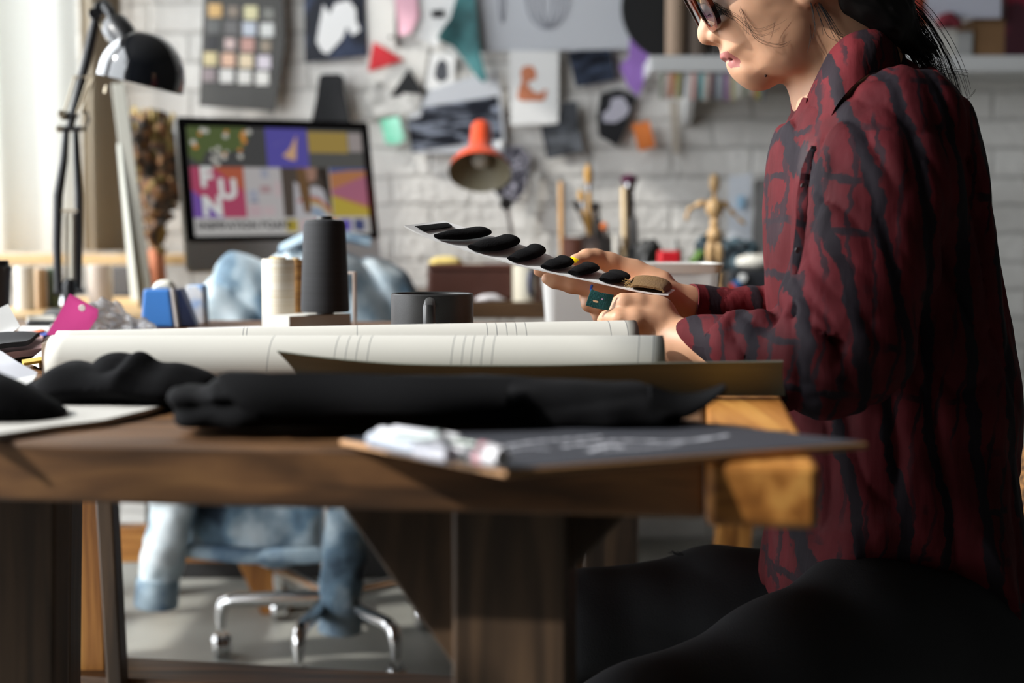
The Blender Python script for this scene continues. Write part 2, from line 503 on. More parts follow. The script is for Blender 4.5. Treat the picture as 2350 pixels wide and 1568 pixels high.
# ------------------------------------------------------------------ room shell
def brick_mat():
    m = bpy.data.materials.new('painted_brick'); m.use_nodes = True
    t = NT(m); b = t.n['Principled BSDF']; b.inputs['Roughness'].default_value = 0.75
    tc = t.add('ShaderNodeTexCoord'); sep = t.add('ShaderNodeSeparateXYZ'); cmb = t.add('ShaderNodeCombineXYZ')
    t.link(tc.outputs['Object'], sep.inputs[0]); t.link(sep.outputs['X'], cmb.inputs['X']); t.link(sep.outputs['Z'], cmb.inputs['Y'])
    nz = t.add('ShaderNodeTexNoise'); nz.inputs['Scale'].default_value = 9; t.link(tc.outputs['Object'], nz.inputs['Vector'])
    mx = t.add('ShaderNodeMixRGB', blend_type='LINEAR_LIGHT'); mx.inputs['Fac'].default_value = 0.012
    t.link(cmb.outputs[0], mx.inputs['Color1']); t.link(nz.outputs['Color'], mx.inputs['Color2'])
    br = t.add('ShaderNodeTexBrick'); br.inputs['Scale'].default_value = 1.0
    br.inputs['Brick Width'].default_value = 0.235; br.inputs['Row Height'].default_value = 0.083
    br.inputs['Mortar Size'].default_value = 0.007; br.inputs['Mortar Smooth'].default_value = 0.6
    br.inputs['Color1'].default_value = rgb(233, 231, 226); br.inputs['Color2'].default_value = rgb(224, 222, 217); br.inputs['Mortar'].default_value = rgb(200, 198, 193)
    t.link(mx.outputs[0], br.inputs['Vector'])
    n2 = t.add('ShaderNodeTexNoise'); n2.inputs['Scale'].default_value = 3.5; n2.inputs['Detail'].default_value = 5; t.link(tc.outputs['Object'], n2.inputs['Vector'])
    rp = t.add('ShaderNodeValToRGB'); rp.color_ramp.elements[0].position = 0.32; rp.color_ramp.elements[0].color = (0.72, 0.71, 0.70, 1)
    rp.color_ramp.elements[1].position = 0.6; rp.color_ramp.elements[1].color = (1, 1, 1, 1); t.link(n2.outputs['Fac'], rp.inputs[0])
    mu = t.add('ShaderNodeMixRGB', blend_type='MULTIPLY'); mu.inputs['Fac'].default_value = 0.8
    t.link(br.outputs['Color'], mu.inputs['Color1']); t.link(rp.outputs[0], mu.inputs['Color2']); t.link(mu.outputs[0], b.inputs['Base Color'])
    bp = t.add('ShaderNodeBump'); bp.inputs['Strength'].default_value = 0.6; bp.inputs['Distance'].default_value = 0.010
    inv = t.add('ShaderNodeMath', operation='MULTIPLY_ADD'); inv.inputs[1].default_value = -1.0
    n3 = t.add('ShaderNodeTexNoise'); n3.inputs['Scale'].default_value = 45; n3.inputs['Detail'].default_value = 5; t.link(tc.outputs['Object'], n3.inputs['Vector'])
    t.link(br.outputs['Fac'], inv.inputs[0]); t.link(n3.outputs['Fac'], inv.inputs[2]); t.link(inv.outputs[0], bp.inputs['Height'])
    t.link(bp.outputs[0], b.inputs['Normal'])
    return m
M = {}
M['brick'] = brick_mat()
M['plaster'] = mat('plaster', (205, 202, 195), 0.85, noise=0.05, bump=0.2)
M['dark_plaster'] = mat('dark_plaster', (52, 50, 48), 0.9, noise=0.08)
M['floor'] = ramp_mat('polished_concrete', [(0.3, (128, 128, 122)), (0.55, (152, 152, 145)), (0.75, (168, 168, 161))], 3.0, rough=0.45, bump=0.05)
WALLY = 4.2
def struct(name, c, s, m, bev=0.0):
    return tag(box(name, c, s, m, bev=bev), kind='structure')
struct('wall_back', (0.2, WALLY + 0.1, 1.65), (4.4, 0.2, 3.3), M['brick'])
struct('floor', (0.2, 1.4, -0.05), (4.4, 6.2, 0.1), M['floor'])
struct('ceiling', (0.2, 1.4, 3.35), (4.4, 6.2, 0.1), mat('ceiling_paint', (84, 82, 78), 0.9))
struct('wall_right', (2.45, 1.4, 1.65), (0.1, 6.2, 3.3), M['dark_plaster'])
struct('wall_front', (0.2, -1.7, 1.65), (4.4, 0.1, 3.3), M['dark_plaster'])
# window wall: solid cells include a pier and panel added to block sun
bm = bmesh.new()
OP = [(0.26, 2.35, 0.12, 3.1), (2.55, 4.16, 0.12, 2.62)]
ye = [-1.7, .26, .60, .75, .93, 2.35, 2.55, 4.16, 4.2]; ze = [0, .12, 1.77, 2.14, 2.62, 3.1, 3.3]
for a, b_ in zip(ye[:-1], ye[1:]):
    for z0, z1 in zip(ze[:-1], ze[1:]):
        ym, zm = (a + b_) / 2, (z0 + z1) / 2
        if not any(o_[0] < ym < o_[1] and o_[2] < zm < o_[3] for o_ in OPEN): bx(bm, (WALLX - 0.03, ym, zm), (0.06, b_ - a, z1 - z0))
tag(mkbm('wall_left', bm, M['plaster']), kind='structure')
M['window_paint'] = mat('window_paint', (60, 60, 58), 0.5)
for k, (a, b_, z0, z1) in enumerate(OP):
    bm = bmesh.new(); t_ = 0.03
    for yy in (a + t_ / 2, b_ - t_ / 2): bx(bm, (WALLX - 0.03, yy, (z0 + z1) / 2), (0.05, t_, z1 - z0), 0.004)
    for zz in (z0 + t_ / 2, z1 - t_ / 2): bx(bm, (WALLX - 0.03, (a + b_) / 2, zz), (0.05, b_ - a, t_), 0.004)
    nb = 1
    for zz, hh in (((.54, .12), (.78, .12)) if k == 1 else ()): bx(bm, (WALLX - 0.03, (a + b_) / 2, zz), (0.05, b_ - a, hh), 0.004)  # unseen bars added to break the floor sunlight into bands
    for q in range(1, nb): bx(bm, (WALLX - 0.03, a + (b_ - a) * q / nb, (z0 + z1) / 2), (0.05, 0.03, z1 - z0), 0.004)
    tag(mkbm('window_%d' % (k + 1), bm, M['window_paint']), kind='structure')

# curtain hanging at the window corner
def curtain_fn(x0, x1, z0, z1, Y, amp, waves, seed):
    def f(u, v):
        x = lerp(x0, x1, u); z = lerp(z0, z1, v)
        return (x + 0.01 * math.sin(v * 3 + u * 9), Y + amp * math.sin(u * waves * 2 * PI + 0.6 * math.sin(v * 2.2 + seed)) + 0.012 * math.sin(u * waves * 5.1 + seed), z)
    return f
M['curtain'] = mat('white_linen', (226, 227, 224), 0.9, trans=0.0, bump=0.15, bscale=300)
M['curtain_shaded'] = mat('shaded_linen', (176, 166, 150), 0.9, bump=0.15, bscale=300)  # darker beige puts the curtain's shaded folds into the cloth colour
for k_, w_ in (('curtain', 0.7), ('curtain_shaded', 0.3)):
    t = NT(M[k_]); b = t.n['Principled BSDF']; tr = t.add('ShaderNodeBsdfTranslucent'); tr.inputs[0].default_value = b.inputs['Base Color'].default_value
    ms = t.add('ShaderNodeMixShader'); ms.inputs[0].default_value = w_
    t.link(b.outputs[0], ms.inputs[1]); t.link(tr.outputs[0], ms.inputs[2]); t.link(ms.outputs[0], t.n['Material Output'].inputs[0])
p0, p1 = P(-60, 600, 3.95), P(190, 600, 3.95)
tag(sheet('window_curtain', curtain_fn(p0.x - 0.02, p1.x, 0.86, 2.9, 3.95, 0.009, 2.3, 0.5), 90, 12, 0.003, M['curtain']),
    'bright white linen curtain hanging in soft folds beside the brick wall', 'curtain')
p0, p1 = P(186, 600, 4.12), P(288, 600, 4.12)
tag(sheet('linen_drape', curtain_fn(p0.x, p1.x, 0.86, 2.9, 4.12, 0.03, 1.4, 2.2), 50, 12, 0.003, M['curtain_shaded']),
    'linen drape coloured beige for its shade between white curtain and brick wall', 'curtain')
# ledge under the curtains
M['ledge'] = ramp_mat('pale_wood', [(0.3, (176, 140, 92)), (0.7, (205, 172, 122))], 8, (1, 12, 12), rough=0.5, bump=0.1)
box_o = box('window_ledge', (P(60, 600, 3.95).x, 3.97, 0.84), (1.02, 0.42, 0.025), M['ledge'], bev=0.003)
tag(box_o, 'narrow pale wooden window ledge under the curtains', 'ledge')

# ------------------------------------------------------------------ the big work table
def wood_mat(name, stops, along='X', scale=5.0, rough=0.45, bump=0.25):
    st = {'X': (0.7, 9, 9), 'Y': (9, 0.7, 9), 'Z': (9, 9, 0.7)}[along]
    return ramp_mat(name, stops, scale, st, rough=rough, bump=bump, detail=8, distortion=0.6)
W1 = [(0.25, (46, 31, 20)), (0.42, (84, 58, 36)), (0.55, (114, 80, 50)), (0.68, (134, 97, 60)), (0.8, (66, 43, 26))]
W3 = [(0.25, (44, 35, 27)), (0.42, (68, 53, 40)), (0.55, (88, 69, 52)), (0.68, (102, 80, 59)), (0.8, (54, 42, 32))]  # oak darkened so the legs' shadow is part of the colour
W2 = [(0.25, (96, 58, 24)), (0.42, (160, 102, 44)), (0.55, (196, 134, 66)), (0.68, (214, 156, 80)), (0.8, (120, 72, 30))]
M['oak_x'] = wood_mat('oak_along_x', W1, 'X'); M['oak_shade_z'] = wood_mat('oak_shaded_z', W3, 'Z'); M['oak_y'] = wood_mat('oak_along_y', W1, 'Y')
M['amber_x'] = wood_mat('amber_x', W2, 'X'); M['amber_z'] = wood_mat('amber_z', W2, 'Z'); M['amber_y'] = wood_mat('amber_y', W2, 'Y')
TT = 0.75
A0 = T(1880, 1066, TT)
yaw = math.radians(7.4)
E1 = Vector((-math.cos(yaw), math.sin(yaw), 0)); E2 = Vector((math.sin(yaw), math.cos(yaw), 0)); EZ = Vector((0, 0, 1))
TR = Matrix((-E1, E2, EZ)).transposed()     # columns: x right along front, y depth, z
def TL(a, b, z): return A0 + E1 * a + E2 * b + EZ * (z - TT)
table = thing('work_table', 'large worn solid wood work table covered with patterns and fabric', 'table', (A0.x - 0.9, A0.y + 0.8, 0))
TH = 0.0445; BW = 0.0735; DEP = 1.54; LEN = 1.84
def tbox(name, a0, a1, b0, b1, z0, z1, m, parent, bev=0.003):
    c = TL((a0 + a1) / 2, (b0 + b1) / 2, (z0 + z1) / 2)
    return box(name, c, (a1 - a0, b1 - b0, z1 - z0), m, parent, bev, TR)
bm = bmesh.new()
c = TL(BW / 2, DEP / 2, TT - TH / 2)
bx(bm, c, (BW, DEP, TH - 0.001), 0.005, TR)
mkbm('end_board', bm, M['amber_y'], table)
tp = 0.030
nb = 9
bm = bmesh.new(); w = (DEP - tp) / nb
for k in range(nb):
    bx(bm, TL(BW + (LEN - BW) / 2 + 0.0005, tp + w * (k + 0.5), TT - TH / 2), (LEN - BW - 0.001, w - 0.0006, TH - 0.0002 * (k % 3)), 0.0035, TR)
mkbm('table_top', bm, M['oak_x'], table)
# right front leg + gusset
zl = TT - TH
lx0 = P(1035, 1300, 1.035).x; lx1 = P(1303, 1300, 1.035).x
def a_of(x, b): return (A0.x + E2.x * b - x) / math.cos(yaw)
la1, la0 = a_of(lx0, 0.085), a_of(lx1, 0.085)
tbox('leg', la0, la1, 0.085, 0.17, 0, zl, M['oak_shade_z'], table)
tbox('leg', la0, la1, DEP - 0.2, DEP - 0.115, 0, zl, M['oak_shade_z'], table)
# diagonal brace between the leg and the top
g0, g1 = P(748, 1212, 1.06), P(1038, 1520, 1.06)
wv = Vector((0.14, 0, 0))
hexa('brace', [Vector((g1.x, 1.055, g1.z)), Vector((g1.x + 0.02, 1.055, g1.z)), Vector((g1.x + 0.02, 1.10, g1.z)), Vector((g1.x, 1.10, g1.z)),
               Vector((g0.x, 1.085, zl)), Vector((g0.x + 0.24, 1.055, zl)), Vector((g0.x + 0.24, 1.10, zl)), Vector((g0.x, 1.13, zl))], M['oak_shade_z'], table, 0.002)
# trestle at the other end: three slanted legs and a low stretcher
def slant(name, t0, t1, b0, b1, Y0, Y1, ztop, zbot, m, parent):
    """front face between px t0..t1 at ztop and b0..b1 at zbot (depth Y0), going back to Y1"""
    def X(px, Y): return (px - 1175) / F * Y
    return hexa(name, [Vector((X(b0, Y0), Y0, zbot)), Vector((X(b1, Y0), Y0, zbot)), Vector((X(b1, Y0), Y1, zbot)), Vector((X(b0, Y0), Y1, zbot)),
                       Vector((X(t0, Y0), Y0, ztop)), Vector((X(t1, Y0), Y0, ztop)), Vector((X(t1, Y0), Y1, ztop)), Vector((X(t0, Y0), Y1, ztop))], m, parent, 0.003)
slant('leg', -40, 118, -110, 55, 1.20, 1.245, zl, 0.0, M['oak_shade_z'], table)
slant('leg', 148, 216, 122, 222, 2.18, 2.26, zl, 0.16, M['amber_z'], table)
slant('leg', 196, 236, 232, 268, 2.10, 2.14, zl, 0.10, M['oak_shade_z'], table)
slant('leg', 112, 160, 88, 118, 1.75, 1.80, zl, 0.0, M['oak_shade_z'], table)
q0, q1 = P(120, 1530, 2.2), P(1075, 1530, 2.2)
hexa('stretcher', [Vector((q0.x, 2.16, 0.16)), Vector((q1.x, 2.05, 0.16)), Vector((q1.x, 2.15, 0.16)), Vector((q0.x, 2.27, 0.16)),
                   Vector((q0.x, 2.16, 0.225)), Vector((q1.x, 2.05, 0.225)), Vector((q1.x, 2.15, 0.225)), Vector((q0.x, 2.27, 0.225))], M['oak_x'], table, 0.003)
hexa('stretcher', [Vector((q0.x - .05, 2.16, 0.0)), Vector((q0.x + 0.1, 2.16, 0.0)), Vector((q0.x + 0.1, 2.27, 0.0)), Vector((q0.x - .05, 2.27, 0.0)),
                   Vector((q0.x - .05, 2.16, 0.158)), Vector((q0.x + 0.1, 2.16, 0.158)), Vector((q0.x + 0.1, 2.27, 0.158)), Vector((q0.x - .05, 2.27, 0.158))], M['amber_z'], table, 0.003)

# ------------------------------------------------------------------ rear desk (monitor) and the pale side desk
desk = thing('rear_desk', 'long dark wooden trestle desk against the brick wall under the monitor', 'desk', (0.1, 3.7, 0))
M['dark_top'] = wood_mat('dark_top', [(0.3, (58, 42, 28)), (0.6, (96, 70, 46))], 'X')
xa, xb = -0.645, P(1850, 700, 3.3).x
box('desk_top', ((xa + xb) / 2, 3.73, 0.73), (xb - xa, 0.84, 0.04), M['dark_top'], desk, 0.003)
slant('leg', 1690, 1770, 1640, 1720, 3.34, 3.40, 0.70, 0.0, M['amber_z'], desk)
slant('side_panel', 1316, 1442, 1316, 1442, 3.40, 3.43, 0.70, 0.0, M['dark_top'], desk)
sdesk = thing('side_desk', 'pale wooden desk by the curtains, holding the black lamp and jars', 'desk', (P(150, 700, 3).x, 3.0, 0))
xa, xb = P(-120, 700, 2.75).x, P(372, 700, 2.75).x
box('desk_top', ((xa + xb) / 2, 3.15, 0.735), (xb - xa, 0.9, 0.03), M['ledge'], sdesk, 0.003)
for xx in (xa + 0.05, xa + 0.22):
    for yy in (2.95, 3.54): box('leg', (xx, yy, 0.36), (0.05, 0.05, 0.72), M['ledge'], sdesk, 0.003)
slant('leg', 462, 540, 590, 655, 3.34, 3.42, 0.30, 0.0, M['amber_z'], sdesk)
zc = P(300, 1212, 3.3).z; zd = P(300, 1292, 3.3).z
hexa('crossbar', [Vector((P(225, 1250, 3.32).x, 3.30, zd)), Vector((P(560, 1250, 3.32).x, 3.30, zd)), Vector((P(560, 1250, 3.32).x, 3.36, zd)), Vector((P(225, 1250, 3.32).x, 3.36, zd)),
                  Vector((P(225, 1250, 3.32).x, 3.30, zc)), Vector((P(560, 1250, 3.32).x, 3.30, zc)), Vector((P(560, 1250, 3.32).x, 3.36, zc)), Vector((P(225, 1250, 3.32).x, 3.36, zc))], M['amber_x'], sdesk, 0.003)
slant('leg', 225, 262, 205, 240, 3.30, 3.36, 0.62, 0.0, M['oak_shade_z'], sdesk)

ch_ = box('shade_block', ((P(262, 0, 3.5).x + P(1040, 0, 3.5).x) / 2, 3.85, 0.18), (P(1040, 0, 3.5).x - P(262, 0, 3.5).x, 0.3, 0.36), mat('shade_black', (34, 34, 35), .7), bev=.004)  # black block added where the floor only lies in deep shade
tag(ch_, 'low black block added as shade on the floor beneath the monitor desk', 'chest')
# ------------------------------------------------------------------ things pinned to the brick wall
WY = 4.185
def wallpoly(name, label, cat, poly, m, th=0.002, gap=0.006, sub=0, amp=0.0, group=None, tilt=0.0, parent=None, Y=None):
    Y0 = (Y if Y is not None else WY) - gap
    pts = [P(a, b, Y0) for a, b in poly]
    sd = random.Random(name + str(poly[0])).random() * 50
    disp = (lambda c: Vector((0, -amp * (0.5 + sn(c.x * 14 + sd, c.z * 9, sd)) * 2, 0))) if amp else None
    o = prism(name, pts, (0, -th, 0), m, parent, sub, disp)
    return tag(o, label, cat, group) if parent is None else o
M['paper_w'] = mat('white_paper', (226, 226, 224), 0.85, bump=0.1, bscale=200)
M['paper_shade'] = mat('shaded_paper', (190, 193, 198), 0.85, bump=0.1, bscale=200)  # white paper tinted grey-blue to carry its shade
M['paper_o'] = mat('off_white_paper', (212, 210, 204), 0.85, noise=0.04)
M['black_card'] = mat('charcoal_card', (62, 61, 58), 0.6, noise=0.12, nscale=14)
M['black_felt'] = mat('black_felt', (26, 27, 29), 0.95, bump=0.3, bscale=500)
M['red_felt'] = mat('red_felt', (200, 48, 56), 0.9, bump=0.3, bscale=400)
M['teal_cloth'] = ramp_mat('teal_cloth', [(0.35, (28, 56, 58)), (0.6, (66, 118, 120))], 9, rough=0.9)
M['pink_cloth'] = mat('pink_cloth', (226, 176, 190), 0.9)
M['purple'] = mat('purple_felt', (142, 104, 176), 0.9, noise=0.08)
M['orange_cl'] = mat('orange_cloth', (226, 128, 62), 0.9)
M['mint'] = ramp_mat('mint_note', [(0.4, (92, 178, 146)), (0.6, (150, 214, 190))], 8, rough=0.8, bump=0)
M['pin'] = mat('white_pin', (235, 235, 232), 0.25)
M['pinblack'] = mat('black_pin', (24, 24, 24), 0.3)
def ink(name, c0, c1, scale=10, stretch=(1, 1, 1), p0=0.4, p1=0.62):
    return ramp_mat(name, [(p0, c0), (p1, c1)], scale, stretch, rough=0.35, bump=0, distortion=1.2)
# big pieces of paper behind
wallpoly('paper_sheet', 'off-white paper sheet with a black pin beside the pink cloth', 'paper', [(838, -40), (905, -40), (908, 110), (985, 112), (966, 232), (905, 228), (850, 190), (842, 120)], M['paper_o'], gap=0.004)
wallpoly('paper_sheet', 'white paper sheet carrying a small black tab under the ceiling edge', 'paper', [(948, -40), (1068, -40), (1062, 30), (1040, 70), (1000, 108), (955, 85)], M['paper_w'], gap=0.010)
wallpoly('sketch_sheet', 'large white drawing sheet tinted grey for shade with faint whisk-like loop sketches', 'paper', [(1085, -60), (1476, -60), (1470, 112), (1290, 116), (1088, 119)], M['paper_shade'], gap=0.022, th=0.002)
o = bpy.data.objects['sketch_sheet']
M['pencil'] = mat('pencil', (128, 130, 140), 0.8)
for k, (cx_, cy_, rx_, ry_) in enumerate(((1256, 0, 47, 66), (1256, 0, 30, 62), (1256, -4, 12, 64), (1152, -20, 6, 72))):
    pts = [P(cx_ + rx_ * math.sin(t * PI / 12), cy_ + ry_ * math.cos(t * PI / 12), WY - 0.0255) for t in range(-12, 13)]
    tube('pencil_loop', pts, 0.0022, M['pencil'], o, 5)
wallpoly('colour_photo', 'dark blue photo print with a burst of white splash', 'photo', [(697, -60), (838, -60), (838, 10), (844, 128), (700, 144)], ink('splash_dark', (16, 20, 32), (70, 84, 116), 7, p0=0.5, p1=0.75), gap=0.008)
o = bpy.data.objects['colour_photo']
wallpoly('white_splash', None, None, [(742, 10), (757, 32), (768, 8), (800, 0), (816, 20), (818, 48), (828, 70), (808, 82), (796, 62), (786, 88), (768, 108), (752, 124), (738, 118), (726, 96), (732, 60)], M['paper_w'], gap=0.0105, th=0.0005, parent=o)
wallpoly('pink_cloth', 'limp pink cloth scrap pinned to the off-white paper sheet', 'fabric scrap', [(905, -40), (952, -40), (962, 38), (944, 78), (918, 84), (922, 40), (908, 8)], M['pink_cloth'], gap=0.010, sub=3, amp=0.01)
wallpoly('red_triangle', 'bright red felt triangle pinned on the brick wall', 'fabric scrap', [(858, 97), (927, 138), (845, 166)], M['red_felt'], gap=0.010, sub=3, amp=0.006)
wallpoly('black_triangle', 'black felt triangle pinned just below the red triangle', 'fabric scrap', [(939, 157), (973, 214), (894, 223)], M['black_felt'], gap=0.012, sub=3, amp=0.006)
wallpoly('grey_swatch', 'crumpled light grey swatch under the black triangle', 'fabric scrap', [(868, 184), (905, 214), (968, 218), (962, 268), (905, 262), (836, 274), (838, 222)], ramp_mat('grey_weave', [(0.4, (166, 165, 161)), (0.6, (204, 203, 199))], 30, rough=0.9), gap=0.010, sub=4, amp=0.008)
wallpoly('mint_note', 'mint green crumpled note by the corner of the ocean print', 'note', [(872, 276), (916, 268), (930, 322), (912, 332), (886, 330)], M['mint'], gap=0.012, sub=3, amp=0.012)
wallpoly('teal_cloth', 'teal cloth scrap hanging twisted beside the drawing sheet', 'fabric scrap', [(1058, -40), (1086, -40), (1082, 40), (1084, 108), (1104, 134), (1118, 184), (1108, 192), (1092, 176), (1066, 138), (1040, 108), (1004, 92), (1012, 74), (1034, 42)], M['teal_cloth'], gap=0.034, sub=3, amp=0.014)
wallpoly('photo_card', 'small card with a dark rucksack-like picture above the ocean print', 'photo', [(990, 122), (1044, 128), (1040, 210), (975, 205)], M['paper_w'], gap=0.012)
wallpoly('dark_shape', None, None, [(1000, 150), (1012, 134), (1026, 144), (1028, 180), (1010, 190), (996, 176)], mat('slate_ink', (70, 72, 78), 0.6), gap=0.0145, th=0.0005, parent=bpy.data.objects['photo_card'])
wallpoly('ocean_print', 'white-bordered print of a dark wavy sea behind the orange lamp', 'photo', [(1136, 158), (1148, 205), (1161, 345), (1060, 352), (944, 352), (936, 272), (970, 232), (985, 208)], M['paper_shade'], gap=0.018)
wallpoly('sea_image', None, None, [(970, 246), (1142, 220), (1152, 320), (1070, 330), (945, 349), (934, 276), (966, 268)], ink('sea_ink', (20, 24, 34), (150, 158, 174), 16, (0.6, 1, 2.6), 0.46, 0.68), gap=0.0205, th=0.0005, parent=bpy.data.objects['ocean_print'])
wallpoly('black_tab', 'small black fabric tab on the white paper sheet', 'fabric scrap', [(990, 24), (1018, 22), (1019, 40), (991, 41)], M['black_felt'], gap=0.014)
wallpoly('figure_poster', 'white poster with a small terracotta coloured seated figure', 'poster', [(1168, 116), (1282, 118), (1281, 283), (1172, 288)], M['paper_w'], gap=0.030)
o = bpy.data.objects['figure_poster']
M['terra'] = mat('terracotta_ink', (196, 122, 88), 0.8)
wallpoly('printed_figure', None, None, [(1196, 158), (1206, 151), (1222, 152), (1230, 164), (1230, 182), (1214, 186), (1210, 196), (1226, 212), (1240, 214), (1250, 205), (1256, 208), (1248, 232), (1196, 232), (1186, 224), (1192, 200), (1198, 186), (1195, 172)], M['terra'], gap=0.0325, th=0.0005, parent=o)
wallpoly('night_photo', 'square dark blue photo tilted beside the white figure poster', 'photo', [(1303, 122), (1396, 100), (1414, 182), (1322, 201)], ink('night_ink', (20, 24, 34), (66, 76, 96), 10), gap=0.014)
wallpoly('dark_swatch', 'dark grey swatch hanging behind the white figure poster', 'fabric scrap', [(1240, 290), (1284, 286), (1290, 236), (1324, 234), (1328, 290), (1338, 348), (1255, 366)], ramp_mat('dark_weave', [(0.4, (40, 42, 46)), (0.65, (92, 96, 102))], 18, rough=0.9), gap=0.016, sub=3, amp=0.006)
wallpoly('purple_felt', 'purple felt offcut pinned between the night photo and the shelf', 'fabric scrap', [(1444, 90), (1478, 85), (1489, 112), (1483, 150), (1475, 196), (1464, 224), (1440, 198), (1421, 152), (1442, 132)], M['purple'], gap=0.018, sub=3, amp=0.012)
wallpoly('portrait_photo', 'rounded black and white photo under the purple felt', 'photo', [(1378, 216), (1420, 204), (1462, 222), (1444, 278), (1418, 337), (1374, 312), (1370, 262)], mat('photo_dark', (34, 35, 38), 0.4), gap=0.010)
wallpoly('pale_patch', None, None, [(1382, 262), (1398, 250), (1404, 226), (1430, 222), (1446, 250), (1436, 268), (1412, 282), (1384, 280)], mat('photo_pale', (184, 182, 194), 0.5), gap=0.0125, th=0.0005, parent=bpy.data.objects['portrait_photo'])
wallpoly('orange_swatch', 'orange cloth swatch pinned below the purple felt', 'fabric scrap', [(1448, 286), (1488, 278), (1504, 338), (1466, 348)], M['orange_cl'], gap=0.014, sub=3, amp=0.010)
wallpoly('speckled_cloth', 'dark speckled cloth strip hanging behind the orange lamp', 'fabric scrap', [(1158, 338), (1196, 336), (1216, 362), (1205, 440), (1178, 468), (1152, 462), (1120, 420), (1150, 390)], ink('speckle', (38, 38, 48), (170, 168, 180), 70, p0=0.5, p1=0.6), gap=0.014, sub=3, amp=0.008)
wallpoly('paper_strip', 'narrow off-white paper strip hanging beside the speckled cloth', 'paper', [(1216, 400), (1240, 396), (1224, 545), (1196, 545)], M['paper_o'], gap=0.010)
wallpoly('paper_strip', 'thin brown paper strip hanging under the shelf near the orange swatch', 'paper', [(1538, 232), (1556, 232), (1560, 352), (1544, 352)], mat('brown_strip', (170, 160, 146), 0.8), gap=0.012)
for k, (a, b_, w) in enumerate((('round white pin stuck at the lower corner of the ocean print', (1149, 331), 0), ('round white pin at the upper corner of the ocean print', (1126, 170), 0), ('small black pin holding the off-white paper sheet', (896, 86), 1))):
    o = lathe('push_pin', [(0.0, -0.004), (0.0075 if not w else 0.004, 0), (0.009 if not w else 0.005, 0.005), (0.0065 if not w else 0.004, 0.010), (0, 0.0115)], P(b_[0], b_[1], WY - 0.024 if not w else WY - 0.012), M['pinblack'] if w else M['pin'], axis=(0, -1, 0), seg=16)
    tag(o, a, 'pin')
# colour sample board
board = wallpoly('sample_board', 'tall charcoal sample board with rows of small colour squares', 'sample board', [(471, -70), (652, -70), (650, 0), (654, 90), (632, 256), (458, 243)], M['black_card'], gap=0.030, th=0.006)
cols = [[(196, 160, 104), (128, 116, 104), (196, 190, 150), (118, 118, 112)], [(92, 93, 92), (98, 96, 96), (174, 180, 190), (196, 197, 194)],
        [(44, 44, 46), (188, 166, 162), (176, 136, 126), (140, 128, 112)], [(192, 178, 136), (204, 166, 142), (208, 190, 160), (200, 192, 200)], [(134, 122, 124), (202, 200, 196), (204, 202, 196), (212, 210, 204)]]
mcache = {}
def flat(c, rough=0.6):
    if c not in mcache: mcache[c] = mat('colour_%d_%d_%d' % c, c, rough)
    return mcache[c]
for r in range(5):
    for k in range(4):
        x = 494 + k * 41 - r * 3.6; y = 24 + r * 37 + k * 2.6
        h = 15 if not (r in (0, 2) and k in (1, 3)) else 12
        c = P(x, y, WY - 0.037)
        s_ = h * 2 / F * WY
        box('colour_square', c, (s_, 0.003, s_), flat(cols[r][k]), board, 0.0012)
wallpoly('felt_pad', 'black felt sleeve with rounded shoulders hanging behind the monitor', 'fabric scrap', [(734, 178), (742, 171), (782, 171), (791, 180), (792, 212), (806, 282), (716, 282), (727, 230)], M['black_felt'], gap=0.02, sub=2, amp=0.006, th=0.012)

# ------------------------------------------------------------------ wall shelf and what stands on it
M['shelf'] = mat('white_lacquer', (206, 207, 206), 0.4)
zs = P(1600, 128, 3.95).z
x0, x1 = P(1492, 140, 3.95).x, 2.35
shelf = thing('wall_shelf', 'long white wall shelf over the hanging colour swatches', 'shelf', ((x0 + x1) / 2, 4.08, zs - 0.046))
box('shelf_board', ((x0 + x1) / 2, 4.07, zs - 0.022), (x1 - x0, 0.255, 0.044), M['shelf'], shelf, 0.003)
for xx in (x0 + 0.12, x1 - 0.5): hexa('bracket', [Vector((xx, 4.17, zs - .17)), Vector((xx + .02, 4.17, zs - .17)), Vector((xx + .02, 4.2, zs - .17)), Vector((xx, 4.2, zs - .17)), Vector((xx, 4.0, zs - .045)), Vector((xx + .02, 4.0, zs - .045)), Vector((xx + .02, 4.2, zs - .045)), Vector((xx, 4.2, zs - .045))], M['shelf'], shelf)
rz = P(1600, 168, 3.96).z
box('hanging_rail', ((P(1512, 0, 3.96).x + P(1850, 0, 3.96).x) / 2, 3.965, zs - 0.051), (P(1850, 0, 3.96).x - P(1512, 0, 3.96).x, 0.006, 0.012), M['shelf'], shelf)
rng = random.Random(3)
palette = [(150, 158, 140), (206, 190, 184), (196, 134, 96), (170, 160, 90), (120, 126, 134), (212, 212, 208), (214, 170, 164), (198, 176, 172), (110, 168, 172), (206, 198, 190), (160, 120, 116), (104, 104, 112), (168, 176, 180), (124, 92, 130), (176, 150, 176), (180, 172, 120), (216, 216, 210), (222, 220, 206)]
k = 0; px = 1516
while px < 1752:
    w = rng.choice([6, 8, 9, 11]); L = rng.uniform(50, 62)
    pa, pb = P(px, 170, 3.955), P(px + w, 170 + L, 3.955)
    c = palette[k % len(palette)]; sl = rng.uniform(-.004, .004)
    o = hexa('hanging_swatch', [Vector((pa.x + sl, 3.953, pb.z)), Vector((pb.x + sl, 3.957, pb.z)), Vector((pb.x + sl, 3.962, pb.z)), Vector((pa.x + sl, 3.958, pb.z)),
                             Vector((pa.x, 3.956, zs - 0.046)), Vector((pb.x, 3.956, zs - 0.046)), Vector((pb.x, 3.961, zs - 0.046)), Vector((pa.x, 3.961, zs - 0.046))], flat(c, 0.8))
    tag(o, 'narrow fabric swatch in the row hanging under the white wall shelf', 'fabric swatch', 'fabric swatches hanging in a row under the wall shelf')
    px += w + rng.choice([0, 1, 3]); k += 1
